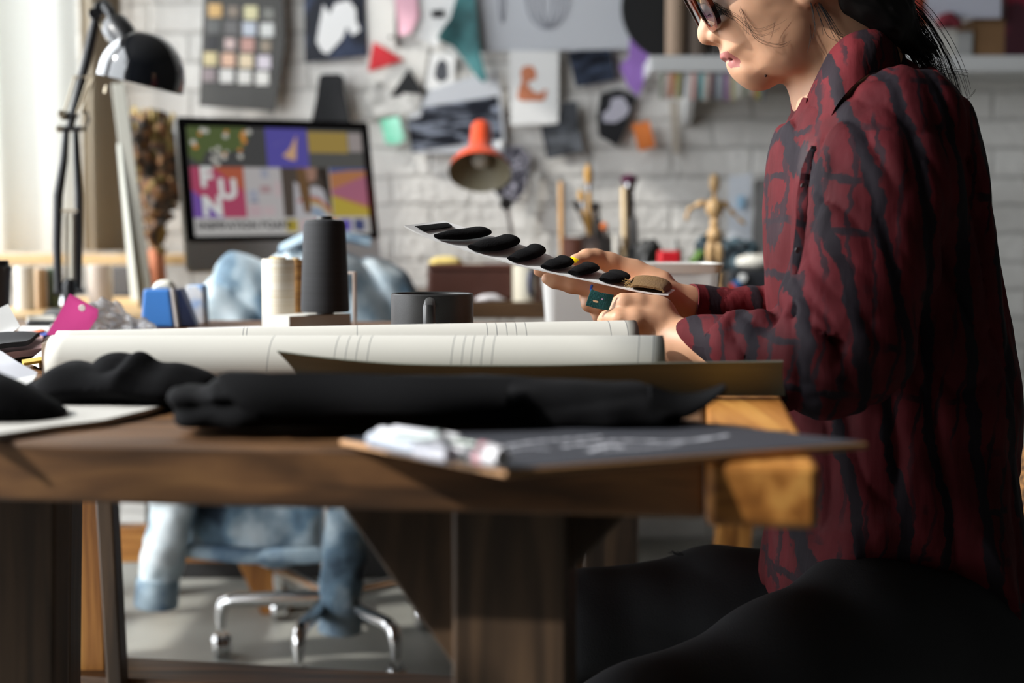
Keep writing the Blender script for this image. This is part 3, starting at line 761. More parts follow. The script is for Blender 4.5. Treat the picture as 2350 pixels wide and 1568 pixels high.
def zsh(): return zs + 0.0005
# black round hat box, paper rolls
o = lathe('round_tray', [(0, 0), (0.15, 0), (0.152, 0.008), (0.15, 0.016), (0.0, 0.016)], (P(1545, 0, 4.13).x, 4.12, zs + 0.152), mat('black_lacquer', (28, 29, 30), 0.5), axis=(0.04, -1, 0.12), seg=48)
tag(o, 'large round black tray standing on edge at the end of the shelf', 'tray')
for a, b_, c, lab in ((1528, 1576, (150, 128, 108), 'tan paper roll standing on the shelf beside the black tray'), (1580, 1628, (84, 72, 62), 'dark brown paper roll standing on the shelf'), (1632, 1672, (48, 42, 38), 'almost black paper roll standing on the shelf behind the face')):
    r = (b_ - a) / 2 / F * 3.99
    tag(lathe('paper_roll', [(r - .004, 0), (r, 0), (r, 0.36), (r - .004, 0.36), (r - .004, 0.0)], (P((a + b_) / 2, 0, 3.99).x, 3.985, zsh()), flat(c, 0.8)), lab, 'paper roll')
def boxpx(name, lab, cat, x0, y0, x1, y1, Y, dep, m, bev=0.002, group=None, zb=None):
    a, b_ = P(x0, y0, Y), P(x1, y1, Y)
    z0 = zb if zb is not None else b_.z
    o = box(name, ((a.x + b_.x) / 2, Y + dep / 2, (a.z + z0) / 2), (b_.x - a.x, dep, a.z - z0), m, bev=bev)
    return tag(o, lab, cat, group) if lab else o
M['cardb'] = mat('cardboard', (128, 96, 64), 0.85, noise=0.06)
boxpx('cardboard_box', 'brown cardboard box standing on the shelf under the white card', 'box', 2236, 42, 2306, 122, 3.99, 0.16, M['cardb'], zb=zsh())
boxpx('white_card', 'white card with pink print leaning over the cardboard box', 'card', 2128, -60, 2298, 42, 3.965, 0.006, mat('cool_white_card', (186, 188, 200), 0.7), zb=P(2128, 42, 3.965).z)
boxpx('crimson_box', 'dark crimson box at the far end of the shelf', 'box', 2312, -60, 2420, 92, 3.99, 0.16, ramp_mat('crimson', [(0.45, (60, 20, 32)), (0.6, (150, 28, 58))], 6, rough=0.7, bump=0), zb=zsh())
rr = [(2104, 66, 2150, (176, 178, 178)), (2152, 64, 2196, (190, 188, 180)), (2198, 72, 2232, (160, 160, 158))]
for i, (a, t_, b_, c) in enumerate(rr):
    boxpx('storage_box', ('pale grey storage box on the shelf behind the ponytail', 'cream storage box between two grey boxes on the shelf', 'small grey storage box beside the cardboard box')[i], 'box', a, t_, b_, 122, 3.98, 0.14, flat(c, 0.7), zb=zsh())
def blob(name, lab, cat, pts, Y, W, R, h, m, noise=0.004, freq=30, parent=None, n=3, group=None, zcut=None, p=2.0, k2=None, it=1):
    poly = pxpoly(pts, Y, n)
    xs = [q[0] for q in poly]; zz = [q[1] for q in poly]
    g = Grid((min(xs) - .03, Y - W - .03, min(zz) - .03), (max(xs) + .03, Y + W + .03, max(zz) + .03), h)
    g.inflate(poly, lambda x, z: np.full(x.shape, Y), lambda x, z: np.full(x.shape, W), R, 0, p)
    if noise: g.disp(lambda x, y, z: noise * 2 * (vnoise(x * freq, y * freq, z * freq) - .5) + (k2(x, y, z) if k2 else 0))
    if zcut is not None:
        Z = g.ax[2][None, None, :]; g.a = np.maximum(g.a, (zcut - Z).astype(np.float32) + 0 * g.a)
    V, Q = g.mesh(); V, Q = keep_main(V, Q); V = relax(V, Q, it)
    o = mk(name, V, Q, m, parent)
    return tag(o, lab, cat, group) if lab else o
M['redflower'] = ramp_mat('dried_red_flowers', [(0.4, (86, 26, 24)), (0.55, (176, 60, 36)), (0.68, (206, 140, 60))], 26, rough=0.8)
blob('dried_bouquet', 'bunch of dried red and orange flowers lying on the shelf', 'flowers', [(2050, -30), (2110, -20), (2138, 30), (2126, 56), (2100, 62), (2060, 50)], 4.02, 0.05, 0.03, 0.005, M['redflower'], 0.010, 60)
blob('crimson_pouch', 'small crimson cloth pouch sitting between boxes on the shelf', 'pouch', [(2150, 62), (2156, 36), (2176, 28), (2198, 38), (2206, 63)], 3.95, 0.02, 0.02, 0.004, mat('crimson_cloth', (110, 32, 44), 0.9), 0.003, 60, zcut=P(2150, 64, 3.95).z)
# ------------------------------------------------------------------ monitor with the inspiration board
mBL, mBR, mTL, mTR = P(428, 556, 3.43), P(870, 548, 3.70), P(404, 268, 3.48), P(857, 282, 3.75)
def S(u, v, n=0.0):
    a = mBL.lerp(mBR, u); b = mTL.lerp(mTR, u)
    return a.lerp(b, v) + mN * n
mTR = mTL + (mBR - mBL)
mU = (mBR - mBL).normalized(); mV = (mTL - mBL).normalized(); mN = mU.cross(mV).normalized()
if mN.y > 0: mN = -mN
mon = thing('desktop_monitor', 'black framed all-in-one desktop computer showing a colourful inspiration board', 'computer', (mBL.lerp(mBR, 0.5).x, 3.65, 0.75))
M['bezel'] = mat('black_glass_bezel', (18, 18, 19), 0.25)
M['alu'] = mat('brushed_aluminium', (226, 226, 224), 0.5)
def rr_poly(u0, v0, u1, v1, ru, rv, n=6):
    out = []
    for cu, cv, a0 in ((u1 - ru, v0 + rv, -90), (u1 - ru, v1 - rv, 0), (u0 + ru, v1 - rv, 90), (u0 + ru, v0 + rv, 180)):
        for k in range(n + 1):
            a = math.radians(a0 + 90 * k / n); out.append((cu + ru * math.cos(a), cv + rv * math.sin(a)))
    return out
def scr(name, poly, n0, th, m, parent):
    return prism(name, [S(u, v, n0) for u, v in poly], mN * th, m, parent)
scr('casing', rr_poly(0, -0.235, 1, 1, .02, .035), -0.022, 0.022, M['alu'], mon)
scr('bezel', rr_poly(0.001, 0.0, 0.999, 0.999, .018, .03), 0.0003, 0.001, M['bezel'], mon)
sb = S(0.5, 0.35, -0.03)
box('stand', (sb.x, sb.y + 0.05, 0.86), (0.16, 0.006, 0.22), M['alu'], mon, 0.002)
box('stand_foot', (sb.x, sb.y + 0.0, 0.7545), (0.17, 0.17, 0.006), M['alu'], mon, 0.002)
ES = 0.30
def emi(c):
    k = ('e',) + tuple(c)
    if k not in mcache:
        m = mat('lit_%d_%d_%d' % tuple(c), (10, 10, 10), 0.3, emis=c, estr=1.0); mcache[k] = m
        m.node_tree.nodes['Principled BSDF'].inputs['Emission Strength'].default_value = 0.9
    return mcache[k]
IU0, IV0, IU1, IV1 = 0.045, 0.045, 0.955, 0.925
def I(a, b): return (IU0 + (IU1 - IU0) * a, IV0 + (IV1 - IV0) * b)
screen = scr('screen', [I(0, 0), I(1, 0), I(1, 1), I(0, 1)], 0.0014, 0.0004, emi((168, 166, 164)), mon)
LV = [0.0019]
def tile(name, pts, c, lv=0):
    return scr(name, [I(a, b) for a, b in pts], 0.0019 + lv * 0.00035, 0.0002, emi(c), screen)
def rect(a0, b0, a1, b1): return [(a0, b0), (a1, b0), (a1, b1), (a0, b1)]
tile('flower_picture', rect(0, .63, .43, 1), (66, 66, 66))
tile('green_shrub', [(0, .72), (.06, .66), (.1, .78), (.2, .76), (.3, .8), (.34, .92), (.32, 1), (0, 1)], (78, 90, 54), 1)
rng = random.Random(5)
for k in range(16):
    a, b_ = rng.uniform(.02, .32), rng.uniform(.74, .98); s_ = rng.uniform(.010, .018)
    tile('orange_flower' if k % 2 else 'white_flower', [(a + s_ * math.cos(t * PI / 3), b_ + 1.6 * s_ * math.sin(t * PI / 3)) for t in range(6)], (196, 128, 60) if k % 2 else (178, 176, 168), 2)
for a, b_ in ((.13, .70), (.15, .66), (.19, .72), (.28, .73), (.16, .74), (.34, .96)):
    tile('white_flower', [(a + .016 * math.cos(t * PI / 3), b_ + .026 * math.sin(t * PI / 3)) for t in range(6)], (178, 176, 168), 2)
tile('purple_picture', rect(.43, .63, .67, 1), (80, 74, 146))
tile('tan_wedge', [(.52, .74), (.565, .81), (.61, .94), (.595, .70), (.56, .705)], (184, 148, 116), 1)
tile('pale_sweep', [(.47, .83), (.56, .91), (.47, .84)], (100, 94, 150), 1)
tile('wall_picture', rect(.67, .63, 1, 1), (78, 78, 76))
tile('yellow_panel', rect(.675, .775, .91, .975), (146, 124, 66), 1)
tile('grey_panel', rect(.915, .79, .995, .97), (142, 134, 132), 1)
tile('fun_picture', rect(0, .165, .29, .63), (156, 66, 92))
tile('orange_corner', [(.12, .63), (.29, .63), (.29, .40)], (160, 84, 62), 1)
tile('violet_corner', [(0, .165), (.17, .165), (0, .42)], (104, 74, 146), 1)
tile('pastel_picture', rect(.29, .165, .50, .63), (166, 162, 162))
for a0, b0, a1, b1, c in ((.31, .33, .36, .42, (148, 150, 162)), (.315, .30, .36, .325, (118, 122, 138)), (.385, .53, .43, .62, (144, 146, 158)), (.375, .39, .435, .46, (154, 130, 132)), (.30, .17, .37, .28, (172, 152, 156)), (.38, .18, .45, .27, (174, 158, 160)), (.46, .36, .485, .5, (176, 156, 158))):
    tile('pastel_block', rect(a0, b0, a1, b1), c, 1)
tile('portrait_picture', rect(.50, .165, .78, .63), (72, 64, 58))
tile('white_shirt', [(.56, .165), (.57, .50), (.63, .44), (.70, .46), (.74, .42), (.77, .165)], (164, 162, 166), 1)
tile('brown_hair', [(.59, .63), (.64, .63), (.66, .42), (.655, .2), (.62, .20), (.60, .38)], (98, 74, 50), 3)
tile('dark_hair', [(.71, .63), (.77, .63), (.78, .3), (.74, .42)], (44, 38, 34), 3)
tile('face', [(.63, .63), (.71, .63), (.70, .52), (.67, .49), (.64, .52)], (142, 110, 96), 2)
tile('red_stripe', [(.585, .30), (.65, .335), (.71, .31), (.775, .20), (.775, .235), (.71, .345), (.65, .365), (.585, .33)], (160, 84, 74), 2)
tile('yellow_stripe', [(.65, .29), (.71, .27), (.76, .18), (.775, .2), (.71, .31), (.65, .335)], (158, 140, 94), 2)
tile('blue_stripe', [(.66, .20), (.70, .19), (.72, .165), (.74, .165), (.71, .225), (.66, .24)], (96, 128, 156), 2)
tile('stripes_picture', rect(.785, .165, 1, .63), (160, 108, 72))
tile('navy_stripe', [(.785, .58), (.9, .605), (1, .61), (1, .63), (.785, .63)], (74, 84, 128), 1)
tile('pink_stripe', [(.785, .42), (1, .56), (1, .27), (.785, .38)], (150, 92, 112), 1)
tile('gold_stripe', [(.785, .365), (1, .245), (1, .165), (.785, .165)], (164, 146, 60), 1)
for a, w, c in ((.505, .065, (164, 146, 56)), (.587, .065, (178, 158, 160)), (.669, .065, (164, 70, 120)), (.751, .055, (186, 96, 62)), (.822, .062, (86, 76, 150)), (.905, .062, (58, 68, 104))):
    tile('palette_square', rect(a, .03, a + w, .14), c, 1)
def text_on_screen(name, s, a, b, size, c, lv, bold=0.0, space=1.0, rot=0.0):
    cu = bpy.data.curves.new(name, 'FONT'); cu.body = s; cu.size = size; cu.extrude = 0.0001; cu.offset = bold; cu.space_character = space
    cu.materials.append(emi(c))
    o = bpy.data.objects.new(name, cu); scene.collection.objects.link(o)
    o.parent = screen
    u, v = I(a, b); p = S(u, v, 0.0026 + lv * 0.0003)
    ax = (mU * math.cos(rot) + mV * math.sin(rot)).normalized(); ay = -mN.cross(ax).normalized() if False else mN.cross(ax).normalized()
    if ay.dot(mV) < 0: ay = -ay
    Mx = Matrix((ax, ay, ax.cross(ay))).transposed().to_4x4(); Mx.translation = p
    me = bpy.data.meshes.new_from_object(o); me.transform(Mx)
    bpy.data.objects.remove(o)
    o = bpy.data.objects.new(name, me)
    return _link(o, screen)
text_on_screen('letter', 'F', .05, .455, 0.066, (196, 198, 196), 1, 0.0035)
text_on_screen('letter', 'U', .145, .345, 0.066, (196, 198, 196), 1, 0.0035)
text_on_screen('letter', 'N', .05, .19, 0.066, (196, 198, 196), 1, 0.0035)
text_on_screen('board_title', 'INSPIRATION BOARD', .02, .062, 0.0246, (40, 40, 42), 0, 0.0009, 1.04)

# ------------------------------------------------------------------ orange desk lamp
M['orange'] = mat('orange_enamel', (214, 78, 42), 0.35, coat=0.3)
M['shade_in'] = mat('cream_enamel_inside', (150, 142, 118), 0.6)
M['blk'] = mat('black_metal', (24, 24, 25), 0.35)
M['chrome'] = mat('chrome', (205, 205, 208), 0.12, metal=1.0)
c_rim = P(1101, 398, 3.55); top = P(1102, 262, 3.72)
ax = (P(1106, 262, 3.66) - P(1101, 392, 3.55)).normalized()
olamp = thing('desk_lamp', 'small orange desk lamp with bell shade hanging over the rear desk', 'lamp', (P(1190, 690, 3.7).x, 3.72, 0.75))
r0 = 72 / F * 3.55
c0 = P(1101, 396, 3.55)
prof = [(r0, 0), (r0 * .97, .012), (r0 * .80, .035), (r0 * .52, .055), (r0 * .38, .072), (r0 * .36, .10), (r0 * .34, .145), (r0 * .28, .153), (0, .156)]
lathe('lamp_shade', prof + [(0, .150), (r0 * .30, .14), (r0 * .33, .08), (r0 * .5, .052), (r0 * .78, .032), (r0 * .95, .010), (r0, 0)], c0, [M['orange'], M['shade_in']], olamp, axis=ax, seg=40,
      mi=[0] * 8 + [1] * 7)
sh = bpy.data.objects['lamp_shade']
def fix_inside(o, c, ax, thr):
    me = o.data
    for p in me.polygons:
        q = p.center - (Vector(c)); h = q.dot(ax); rad = q - ax * h
        if rad.length > 1e-6 and p.normal.dot(rad.normalized()) < -0.05: p.material_index = 1
fix_inside(sh, c0, Vector(ax), 0)
lathe('bulb', [(0, .0), (.016, .006), (.024, .022), (.02, .04), (.012, .058), (.012, .08)], c0 + ax * 0.02, mat('frosted_glass', (220, 216, 204), 0.3, alpha=1), olamp, axis=ax, seg=20)
e0 = P(1162, 468, 3.66)
tube('arm', [c0 + ax * 0.09 + Vector((0.012, 0.03, 0)), P(1140, 420, 3.66), e0], 0.006, M['blk'], olamp)
lathe('joint', [(0, -.012), (.016, -.012), (.018, 0), (.016, .012), (0, .012)], e0, M['chrome'], olamp, axis=(0, -1, 0), seg=20)
tube('stem', [e0, P(1172, 520, 3.68), P(1180, 580, 3.7), Vector((P(1188, 690, 3.72).x, 3.72, 0.765))], 0.005, M['chrome'], olamp)
lathe('lamp_base', [(0, 0), (.06, 0), (.06, .01), (.05, .016), (0, .018)], (P(1188, 690, 3.72).x, 3.72, 0.7505), M['blk'], olamp)

# ------------------------------------------------------------------ wooden mannequin, jars of tools, leaning boards
M['birch'] = mat('birch', (196, 160, 112), 0.5, noise=0.06)
Ym = 3.5
man = thing('artist_mannequin', 'jointed wooden artist mannequin with arms held out to both sides', 'mannequin', (P(1640, 600, Ym).x, Ym, 0.7505))
def mp(px, py, dy=0.0): return P(px, py, Ym + dy)
def ellpart(name, a, b, r, m, parent, r2=None, seg=16):
    d = Vector(b) - Vector(a); L = d.length; n = 8
    prof = [(0, 0)] + [(lerp(r, r2 or r, k / n) * math.sin(PI * (k + .5) / (n + 1)) ** .5, L * (k + .5) / (n + 1)) for k in range(n + 1)] + [(0, L)]
    return lathe(name, prof, a, m, parent, seg=seg, axis=d)
ellpart('head', mp(1640, 446), mp(1640, 398), .012, M['birch'], man, .015)
ellpart('neck', mp(1640, 462), mp(1640, 442), .006, M['birch'], man)
ellpart('chest', mp(1640, 505), mp(1640, 454), .018, M['birch'], man, .027)
ellpart('waist', mp(1640, 528), mp(1640, 498), .012, M['birch'], man)
ellpart('pelvis', mp(1640, 555), mp(1640, 518), .022, M['birch'], man, .016)
for pts in (((1622, 462), (1592, 474), (1577, 486), (1576, 508)), ((1658, 462), (1674, 478), (1690, 498), (1712, 516))):
    ellpart('upper_arm', mp(*pts[0]), mp(*pts[1]), .008, M['birch'], man)
    ellpart('forearm', mp(*pts[1]), mp(*pts[2]), .0065, M['birch'], man)
    ellpart('hand', mp(*pts[2]), mp(*pts[3]), .005, M['birch'], man)
for s_ in (-1, 1):
    ellpart('thigh', mp(1640 + s_ * 9, 550), mp(1640 + s_ * 11, 612), .013, M['birch'], man, .010)
    ellpart('shin', mp(1640 + s_ * 11, 608), mp(1640 + s_ * 11, 662), .010, M['birch'], man, .007)
    ellpart('foot', mp(1640 + s_ * 11, 664, -.02), mp(1640 + s_ * 11, 662, .012), .008, M['birch'], man)
lathe('stand_base', [(0, 0), (.042, 0), (.042, .012), (.036, .016), (0, .016)], (P(1640, 600, Ym).x, Ym, .7505), M['birch'], man)
tube('stand_rod', [(P(1640, 600, Ym).x, Ym + .025, .76), mp(1640, 560, .028), mp(1640, 545, .01)], .0025, M['chrome'], man)
def on_desk(px, Y): return Vector((P(px, 690, Y).x, Y, 0.7505))
def jar(name, lab, px, Y, r, h, m, cat='jar', group=None, taper=1.0, lip=0.002):
    o = lathe(name, [(0, 0), (r * taper, 0), (r, h), (r - lip, h), (r * taper - lip, 0.004), (0, 0.004)], on_desk(px, Y), m, seg=28)
    return tag(o, lab, cat, group)
hz = P(0, 545, 3.6)
jar('tool_pot', 'dark brown pot holding long paint brushes on the rear desk', 1372, 3.62, 0.042, 0.155, mat('dark_brown_clay', (58, 40, 32), 0.6), 'pot')
jar('tool_pot', 'reddish brown pot beside the dark brush pot on the rear desk', 1318, 3.68, 0.034, 0.15, mat('red_brown_clay', (120, 72, 54), 0.6), 'pot')
jar('tool_pot', 'black pot crammed with dark tools between brushes and mannequin', 1456, 3.62, 0.045, 0.125, mat('black_pot', (26, 26, 27), 0.5), 'pot', taper=.9)
def brush(lab, p0, p1, Y0, Y1, r, m, tip=None, tipm=None, name='paint_brush'):
    a, b_ = P(*p0, Y0), P(*p1, Y1)
    t = thing(name, lab, 'brush' if name == 'paint_brush' else 'tool', a)
    tube('handle', [a, a.lerp(b_, .5), b_], [r * .6, r, r * .9], m, t, 8)
    if tip:
        d = (b_ - a).normalized()
        tube('ferrule', [b_, b_ + d * .02], [r, r * 1.2], M['chrome'], t, 8)
        tube('bristles', [b_ + d * .02, b_ + d * (.02 + tip * .6), b_ + d * (.02 + tip)], [r * 1.2, r * 1.7, r * .5], tipm, t, 8)
M['ochre'] = mat('ochre_wood', (190, 142, 62), 0.5); M['darkbr'] = mat('dark_bristle', (34, 30, 28), 0.8)
brush('long flat wooden ruler standing beside the brush pots', (1290, 600), (1288, 418), 3.72, 3.78, .008, mat('honey_wood', (194, 146, 84), 0.5), name='wooden_stick')
brush('tall thin brush with golden ochre handle, highest of the brushes', (1360, 620), (1352, 440), 3.645, 3.65, .007, M['ochre'], .05, M['ochre'])
brush('slim golden brush leaning outward from the brown pot', (1368, 620), (1340, 480), 3.585, 3.60, .0055, M['ochre'], .03, M['ochre'])
brush('dark brush leaning over to the side from the brown pot', (1384, 610), (1336, 500), 3.63, 3.63, .005, M['darkbr'], .03, M['darkbr'])
brush('grey metal-handled scraper standing in the brown pot', (1378, 620), (1366, 470), 3.66, 3.66, .009, mat('grey_blade', (112, 108, 104), 0.4), name='scraper_tool')
brush('black brush leaning out of the brown pot', (1392, 620), (1370, 500), 3.58, 3.58, .009, M['darkbr'], .02, M['darkbr'])
brush('thick black tapered marker with purple cap in the black pot', (1442, 630), (1444, 440), 3.62, 3.64, .014, M['darkbr'], .025, mat('plum_cap', (90, 44, 70), 0.4), name='capped_tool')
brush('glossy cream handled tool with a gold sheen in the black pot', (1436, 620), (1432, 430), 3.58, 3.6, .010, mat('cream_gloss', (226, 200, 160), 0.2, metal=.3), name='cream_handled_tool')
brush('grey steel scissors-like tool standing in the black pot', (1456, 630), (1452, 500), 3.6, 3.6, .013, mat('dull_steel', (120, 118, 116), 0.35, metal=.6), name='steel_tool')
brush('short brush with orange tip between the pots', (1408, 620), (1392, 545), 3.56, 3.56, .006, M['darkbr'], .018, mat('orange_tip', (224, 120, 60), 0.5))
brush('white-tipped short tool between the two pots', (1416, 620), (1412, 540), 3.56, 3.56, .009, mat('white_plastic', (230, 226, 216), 0.3), name='white_tool')
blob('black_glove', 'heap of crumpled black leather gloves beside the black pot', 'gloves', [(1450, 690), (1455, 590), (1478, 550), (1500, 556), (1524, 590), (1540, 640), (1548, 690)], 3.52, .045, .04, .006, mat('black_leather', (24, 25, 26), 0.5), .012, 34, zcut=.7505)
o = jar('glass_jar', 'empty clear glass jar with a steel lid beside the gloves', 1420, 3.44, 0.024, 0.10, mat('clear_glass', (235, 238, 236), 0.05, trans=0.9, ior=1.3), 'jar')
boxpx('red_case', 'small red case standing behind the white storage tub', 'case', 1514, 576, 1562, 640, 3.33, .06, mat('red_plastic', (206, 36, 46), 0.35), .005, zb=.7505)
tag(lathe('white_cap_bottle', [(0, 0), (.016, 0), (.016, .12), (.006, .13), (.006, .145), (0, .145)], on_desk(1550, 3.55), mat('grey_bottle', (150, 150, 148), 0.4)), 'slim grey bottle behind the red case', 'bottle')
blob('small_plant', 'tuft of fresh green leaves behind the white storage tub', 'plant', [(1578, 640), (1582, 600), (1592, 582), (1606, 580), (1616, 596), (1618, 640)], 3.42, .02, .02, .004, ramp_mat('green_leaf', [(.4, (44, 78, 34)), (.6, (110, 150, 60))], 50, rough=.6), .008, 90, zcut=.7505)
blob('dark_foliage', 'dark bluish dried plant standing behind the wooden mannequin', 'plant', [(1606, 690), (1602, 560), (1622, 540), (1668, 552), (1700, 545), (1730, 560), (1738, 620), (1728, 690)], 3.72, .035, .03, .006, ramp_mat('dusky_leaf', [(.4, (36, 44, 50)), (.6, (84, 106, 116))], 40, rough=.8), .014, 50, zcut=.7505)
card = hexa('leaning_card', [P(1668, 690, 3.86), P(1722, 690, 3.86), P(1722, 690, 3.875), P(1668, 690, 3.875), P(1672, 404, 4.12), P(1726, 398, 4.12), P(1726, 398, 4.135), P(1672, 404, 4.135)], mat('pale_card', (206, 210, 216), 0.7))
for v in card.data.vertices:
    if v.co.z < .8: v.co.z = .7505
tag(card, 'white card with pale blue square leaning on the wall behind mannequin', 'card')
sq = hexa('blue_square', [P(1692, 478, 4.03), P(1708, 478, 4.03), P(1708, 478, 4.036), P(1692, 478, 4.036), P(1692, 450, 4.05), P(1708, 448, 4.05), P(1708, 448, 4.056), P(1692, 450, 4.056)], mat('sky_blue', (158, 196, 222), 0.6), card)
gb = hexa('leaning_board', [P(1722, 690, 3.80), P(1800, 690, 3.80), P(1800, 690, 3.815), P(1722, 690, 3.815), P(1732, 415, 4.12), P(1810, 400, 4.12), P(1810, 400, 4.135), P(1732, 415, 4.135)], mat('grey_board', (112, 110, 108), 0.8))
for v in gb.data.vertices:
    if v.co.z < .8: v.co.z = .7505
tag(gb, 'tall grey board leaning on the brick wall beside the white card', 'board')
# things at the far right end of the rear desk, just in front of the shirt
o = lathe('white_bowl', [(0, 0), (.03, 0), (.048, .012), (.05, .022), (.044, .032), (.026, .038), (0, .039)], (P(1742, 640, 3.4).x, 3.44, P(1742, 622, 3.38).z + .0005), ramp_mat('crocheted_cotton', [(.45, (176, 172, 160)), (.55, (224, 222, 214))], 120, rough=.9))
tag(o, 'cream crocheted round pincushion on the dark case', 'pincushion')
boxpx('dark_case', 'black instrument case with red and blue parts under the pincushion', 'case', 1672, 622, 1790, 690, 3.38, .1, mat('dark_case', (40, 42, 46), 0.4, noise=.2), .008, zb=.7505)
o = bpy.data.objects['dark_case']
for px_, c in ((1682, (190, 60, 44)), (1690, (50, 110, 170)), (1704, (220, 222, 220))):
    lathe('round_button', [(0, 0), (.010, 0), (.010, .006), (0, .008)], P(px_, 660 - (px_ - 1682), 3.379), flat(c, .4), o, axis=(0, -1, 0), seg=16)
# brown leather box with a yellow sponge, blue-handled mug, white tags
boxpx('leather_box', 'low dark brown leather box standing on the rear desk', 'box', 980, 617, 1178, 694, 3.36, .16, mat('brown_leather', (78, 44, 34), 0.5, noise=.1, bump=.2), .008, zb=.7505)
o = bpy.data.objects['leather_box']
zt = P(1000, 617, 3.36).z
box('lid', ((P(980, 0, 3.36).x + P(1178, 0, 3.36).x) / 2, 3.44, zt + .004), (.205, .166, .012), mat('brown_leather_lid', (90, 52, 40), 0.5), o, .003)
blob('yellow_sponge', 'round yellow sponge lying on the brown leather box', 'sponge', [(986, 620), (984, 602), (1000, 590), (1044, 589), (1062, 600), (1066, 618), (1040, 622)], 3.44, .03, .02, .004, mat('yellow_sponge', (220, 196, 118), 0.9, bump=.5), .002, 60, zcut=zt + .0105)
boxpx('white_soap', 'small off-white eraser lying beside the yellow sponge', 'eraser', 1068, 606, 1110, 619, 3.42, .03, flat((220, 216, 204)), .003, zb=zt + .0105)
t = thing('camping_mug', 'cream enamel mug with dark blue handle beside the leather box', 'mug', on_desk(1206, 3.36))
lathe('cup', [(0, 0), (.034, 0), (.035, .085), (.033, .085), (.032, .004), (0, .004)], on_desk(1210, 3.36), mat('cream_enamel', (208, 202, 184), 0.35), t)
hp = on_desk(1210, 3.36)
tube('handle', [hp + Vector((.008, -.036, .068)), hp + Vector((.006, -.062, .066)), hp + Vector((.004, -.068, .045)), hp + Vector((.006, -.060, .022)), hp + Vector((.008, -.035, .018))], .005, mat('navy_enamel', (34, 48, 92), 0.35), t)
blob('white_napkin', 'crumpled white and blush napkin in front of the leather box', 'napkin', [(1084, 700), (1098, 682), (1130, 676), (1160, 684), (1172, 700)], 3.32 + .02, .02, .014, .004, mat('napkin', (212, 208, 210), 0.9), .003, 50, zcut=.7505)

# ------------------------------------------------------------------ left background: vase, plank, jars, cups
M['copper'] = mat('copper', (176, 112, 84), 0.35, metal=0.8)
t = thing('flower_vase', 'slim copper vase of dried flowers beside the monitor', 'vase', (P(362, 690, 3.7).x, 3.7, .7505))
zb_ = .7505; hv = P(362, 572, 3.7).z - zb_
bx_, by_ = P(362, 690, 3.7).x, 3.7
sdesk_far = hv
lathe('vessel', [(0, 0), (.02, 0), (.024, .04), (.02, hv * .8), (.024, hv), (.022, hv), (.018, hv * .8), (0, .01)], (bx_, by_, zb_), M['copper'], t, seg=24)
blob('dried_flowers', None, None, [(352, 575), (340, 500), (318, 450), (300, 380), (296, 310), (300, 268), (330, 262), (372, 270), (398, 300), (410, 370), (408, 440), (392, 490), (372, 540), (370, 575)], 3.7, .05, .04, .006,
     ramp_mat('dried_brown_flowers', [(.36, (24, 20, 15)), (.48, (62, 46, 30)), (.56, (112, 70, 38)), (.66, (126, 118, 70))], 30, rough=.9), .022, 45, t, it=0)
rng = random.Random(11)
V, Fc = [], []
for k in range(60):
    a = P(362 + rng.uniform(-8, 8), 560, 3.7); b_ = P(355 + rng.uniform(-60, 50), rng.uniform(240, 330), 3.7 + rng.uniform(-.05, .05))
    v, f = tube_geo([a, a.lerp(b_, .5) + Vector((rng.uniform(-.006, .006), 0, 0)), b_], [.0012, .001, .003], 4)
    n0 = len(V); V += v; Fc += [tuple(i + n0 for i in q) for q in f]
o = mk('dry_stems', V, Fc, mat('straw', (176, 152, 92), .9), t); o['kind'] = 'stuff'
pk = hexa('canvas_frame', [P(318, 690, 3.05), P(352, 688, 3.05), P(352, 688, 3.5), P(318, 690, 3.5), P(256, 192, 3.12), P(287, 190, 3.12), P(287, 190, 3.57), P(256, 192, 3.57)], mat('primed_board', (150, 149, 140), 0.8), bev=.002)
for v in pk.data.vertices:
    if v.co.z < .78: v.co.z = .7505 + (v.co.z - .7505) * .0
tag(pk, 'grey-white stretched canvas seen edge-on, leaning beside the curtain', 'canvas')
hexa('canvas_edge', [P(300, 690, 3.03), P(318, 690, 3.03), P(318, 690, 3.05), P(300, 690, 3.05), P(268, 330, 3.10), P(276, 330, 3.10), P(276, 330, 3.12), P(268, 330, 3.12)], mat('lit_edge', (222, 224, 214), 0.8), pk)  # pale strip: light along the canvas edge painted as colour
def cyl(name, lab, cat, px0, px1, py, Y, m, group=None, z=None, taper=1.0, lid=None):
    r = (px1 - px0) / 2 / F * Y; z0 = z if z is not None else .7505; c = Vector((P((px0 + px1) / 2, 0, Y).x, Y, z0)); h = P(0, py, Y).z - z0
    o = lathe(name, [(0, 0), (r * taper, 0), (r * taper, .002), (r, h - .002), (r - .002, h), (0, h)], c, m, seg=28)
    return tag(o, lab, cat, group)
cyl('paint_tin', 'white cylindrical tin standing under the window ledge', 'tin', 18, 62, 612, 2.95, flat((206, 202, 192), .5))
cyl('paint_tin', 'tan cylindrical tin beside the white tin', 'tin', 64, 92, 616, 3.0, flat((178, 150, 118), .5))
cyl('paint_tin', 'dark green tin next to the black lamp arm', 'tin', 93, 124, 616, 3.02, flat((66, 84, 62), .5))
cyl('paper_cone', 'pale beige drum standing behind the lamp arms', 'container', 190, 244, 608, 3.05, flat((178, 166, 156), .6))
boxpx('grey_speaker', 'dark grey speaker box on the side desk beside the canvas', 'speaker', 240, 612, 300, 700, 3.62, .12, flat((76, 74, 74), .6), .004, zb=.7505)
boxpx('white_folder', 'thin white folder lying flat on the window ledge', 'folder', 226, 592, 268, 603, 3.95, .12, flat((206, 205, 198), .7), .001, zb=.8528)
t = thing('takeaway_cup', 'black takeaway coffee cup with black lid cut by the frame edge', 'cup', (P(-6, 700, 2.55).x, 2.55, .7505))
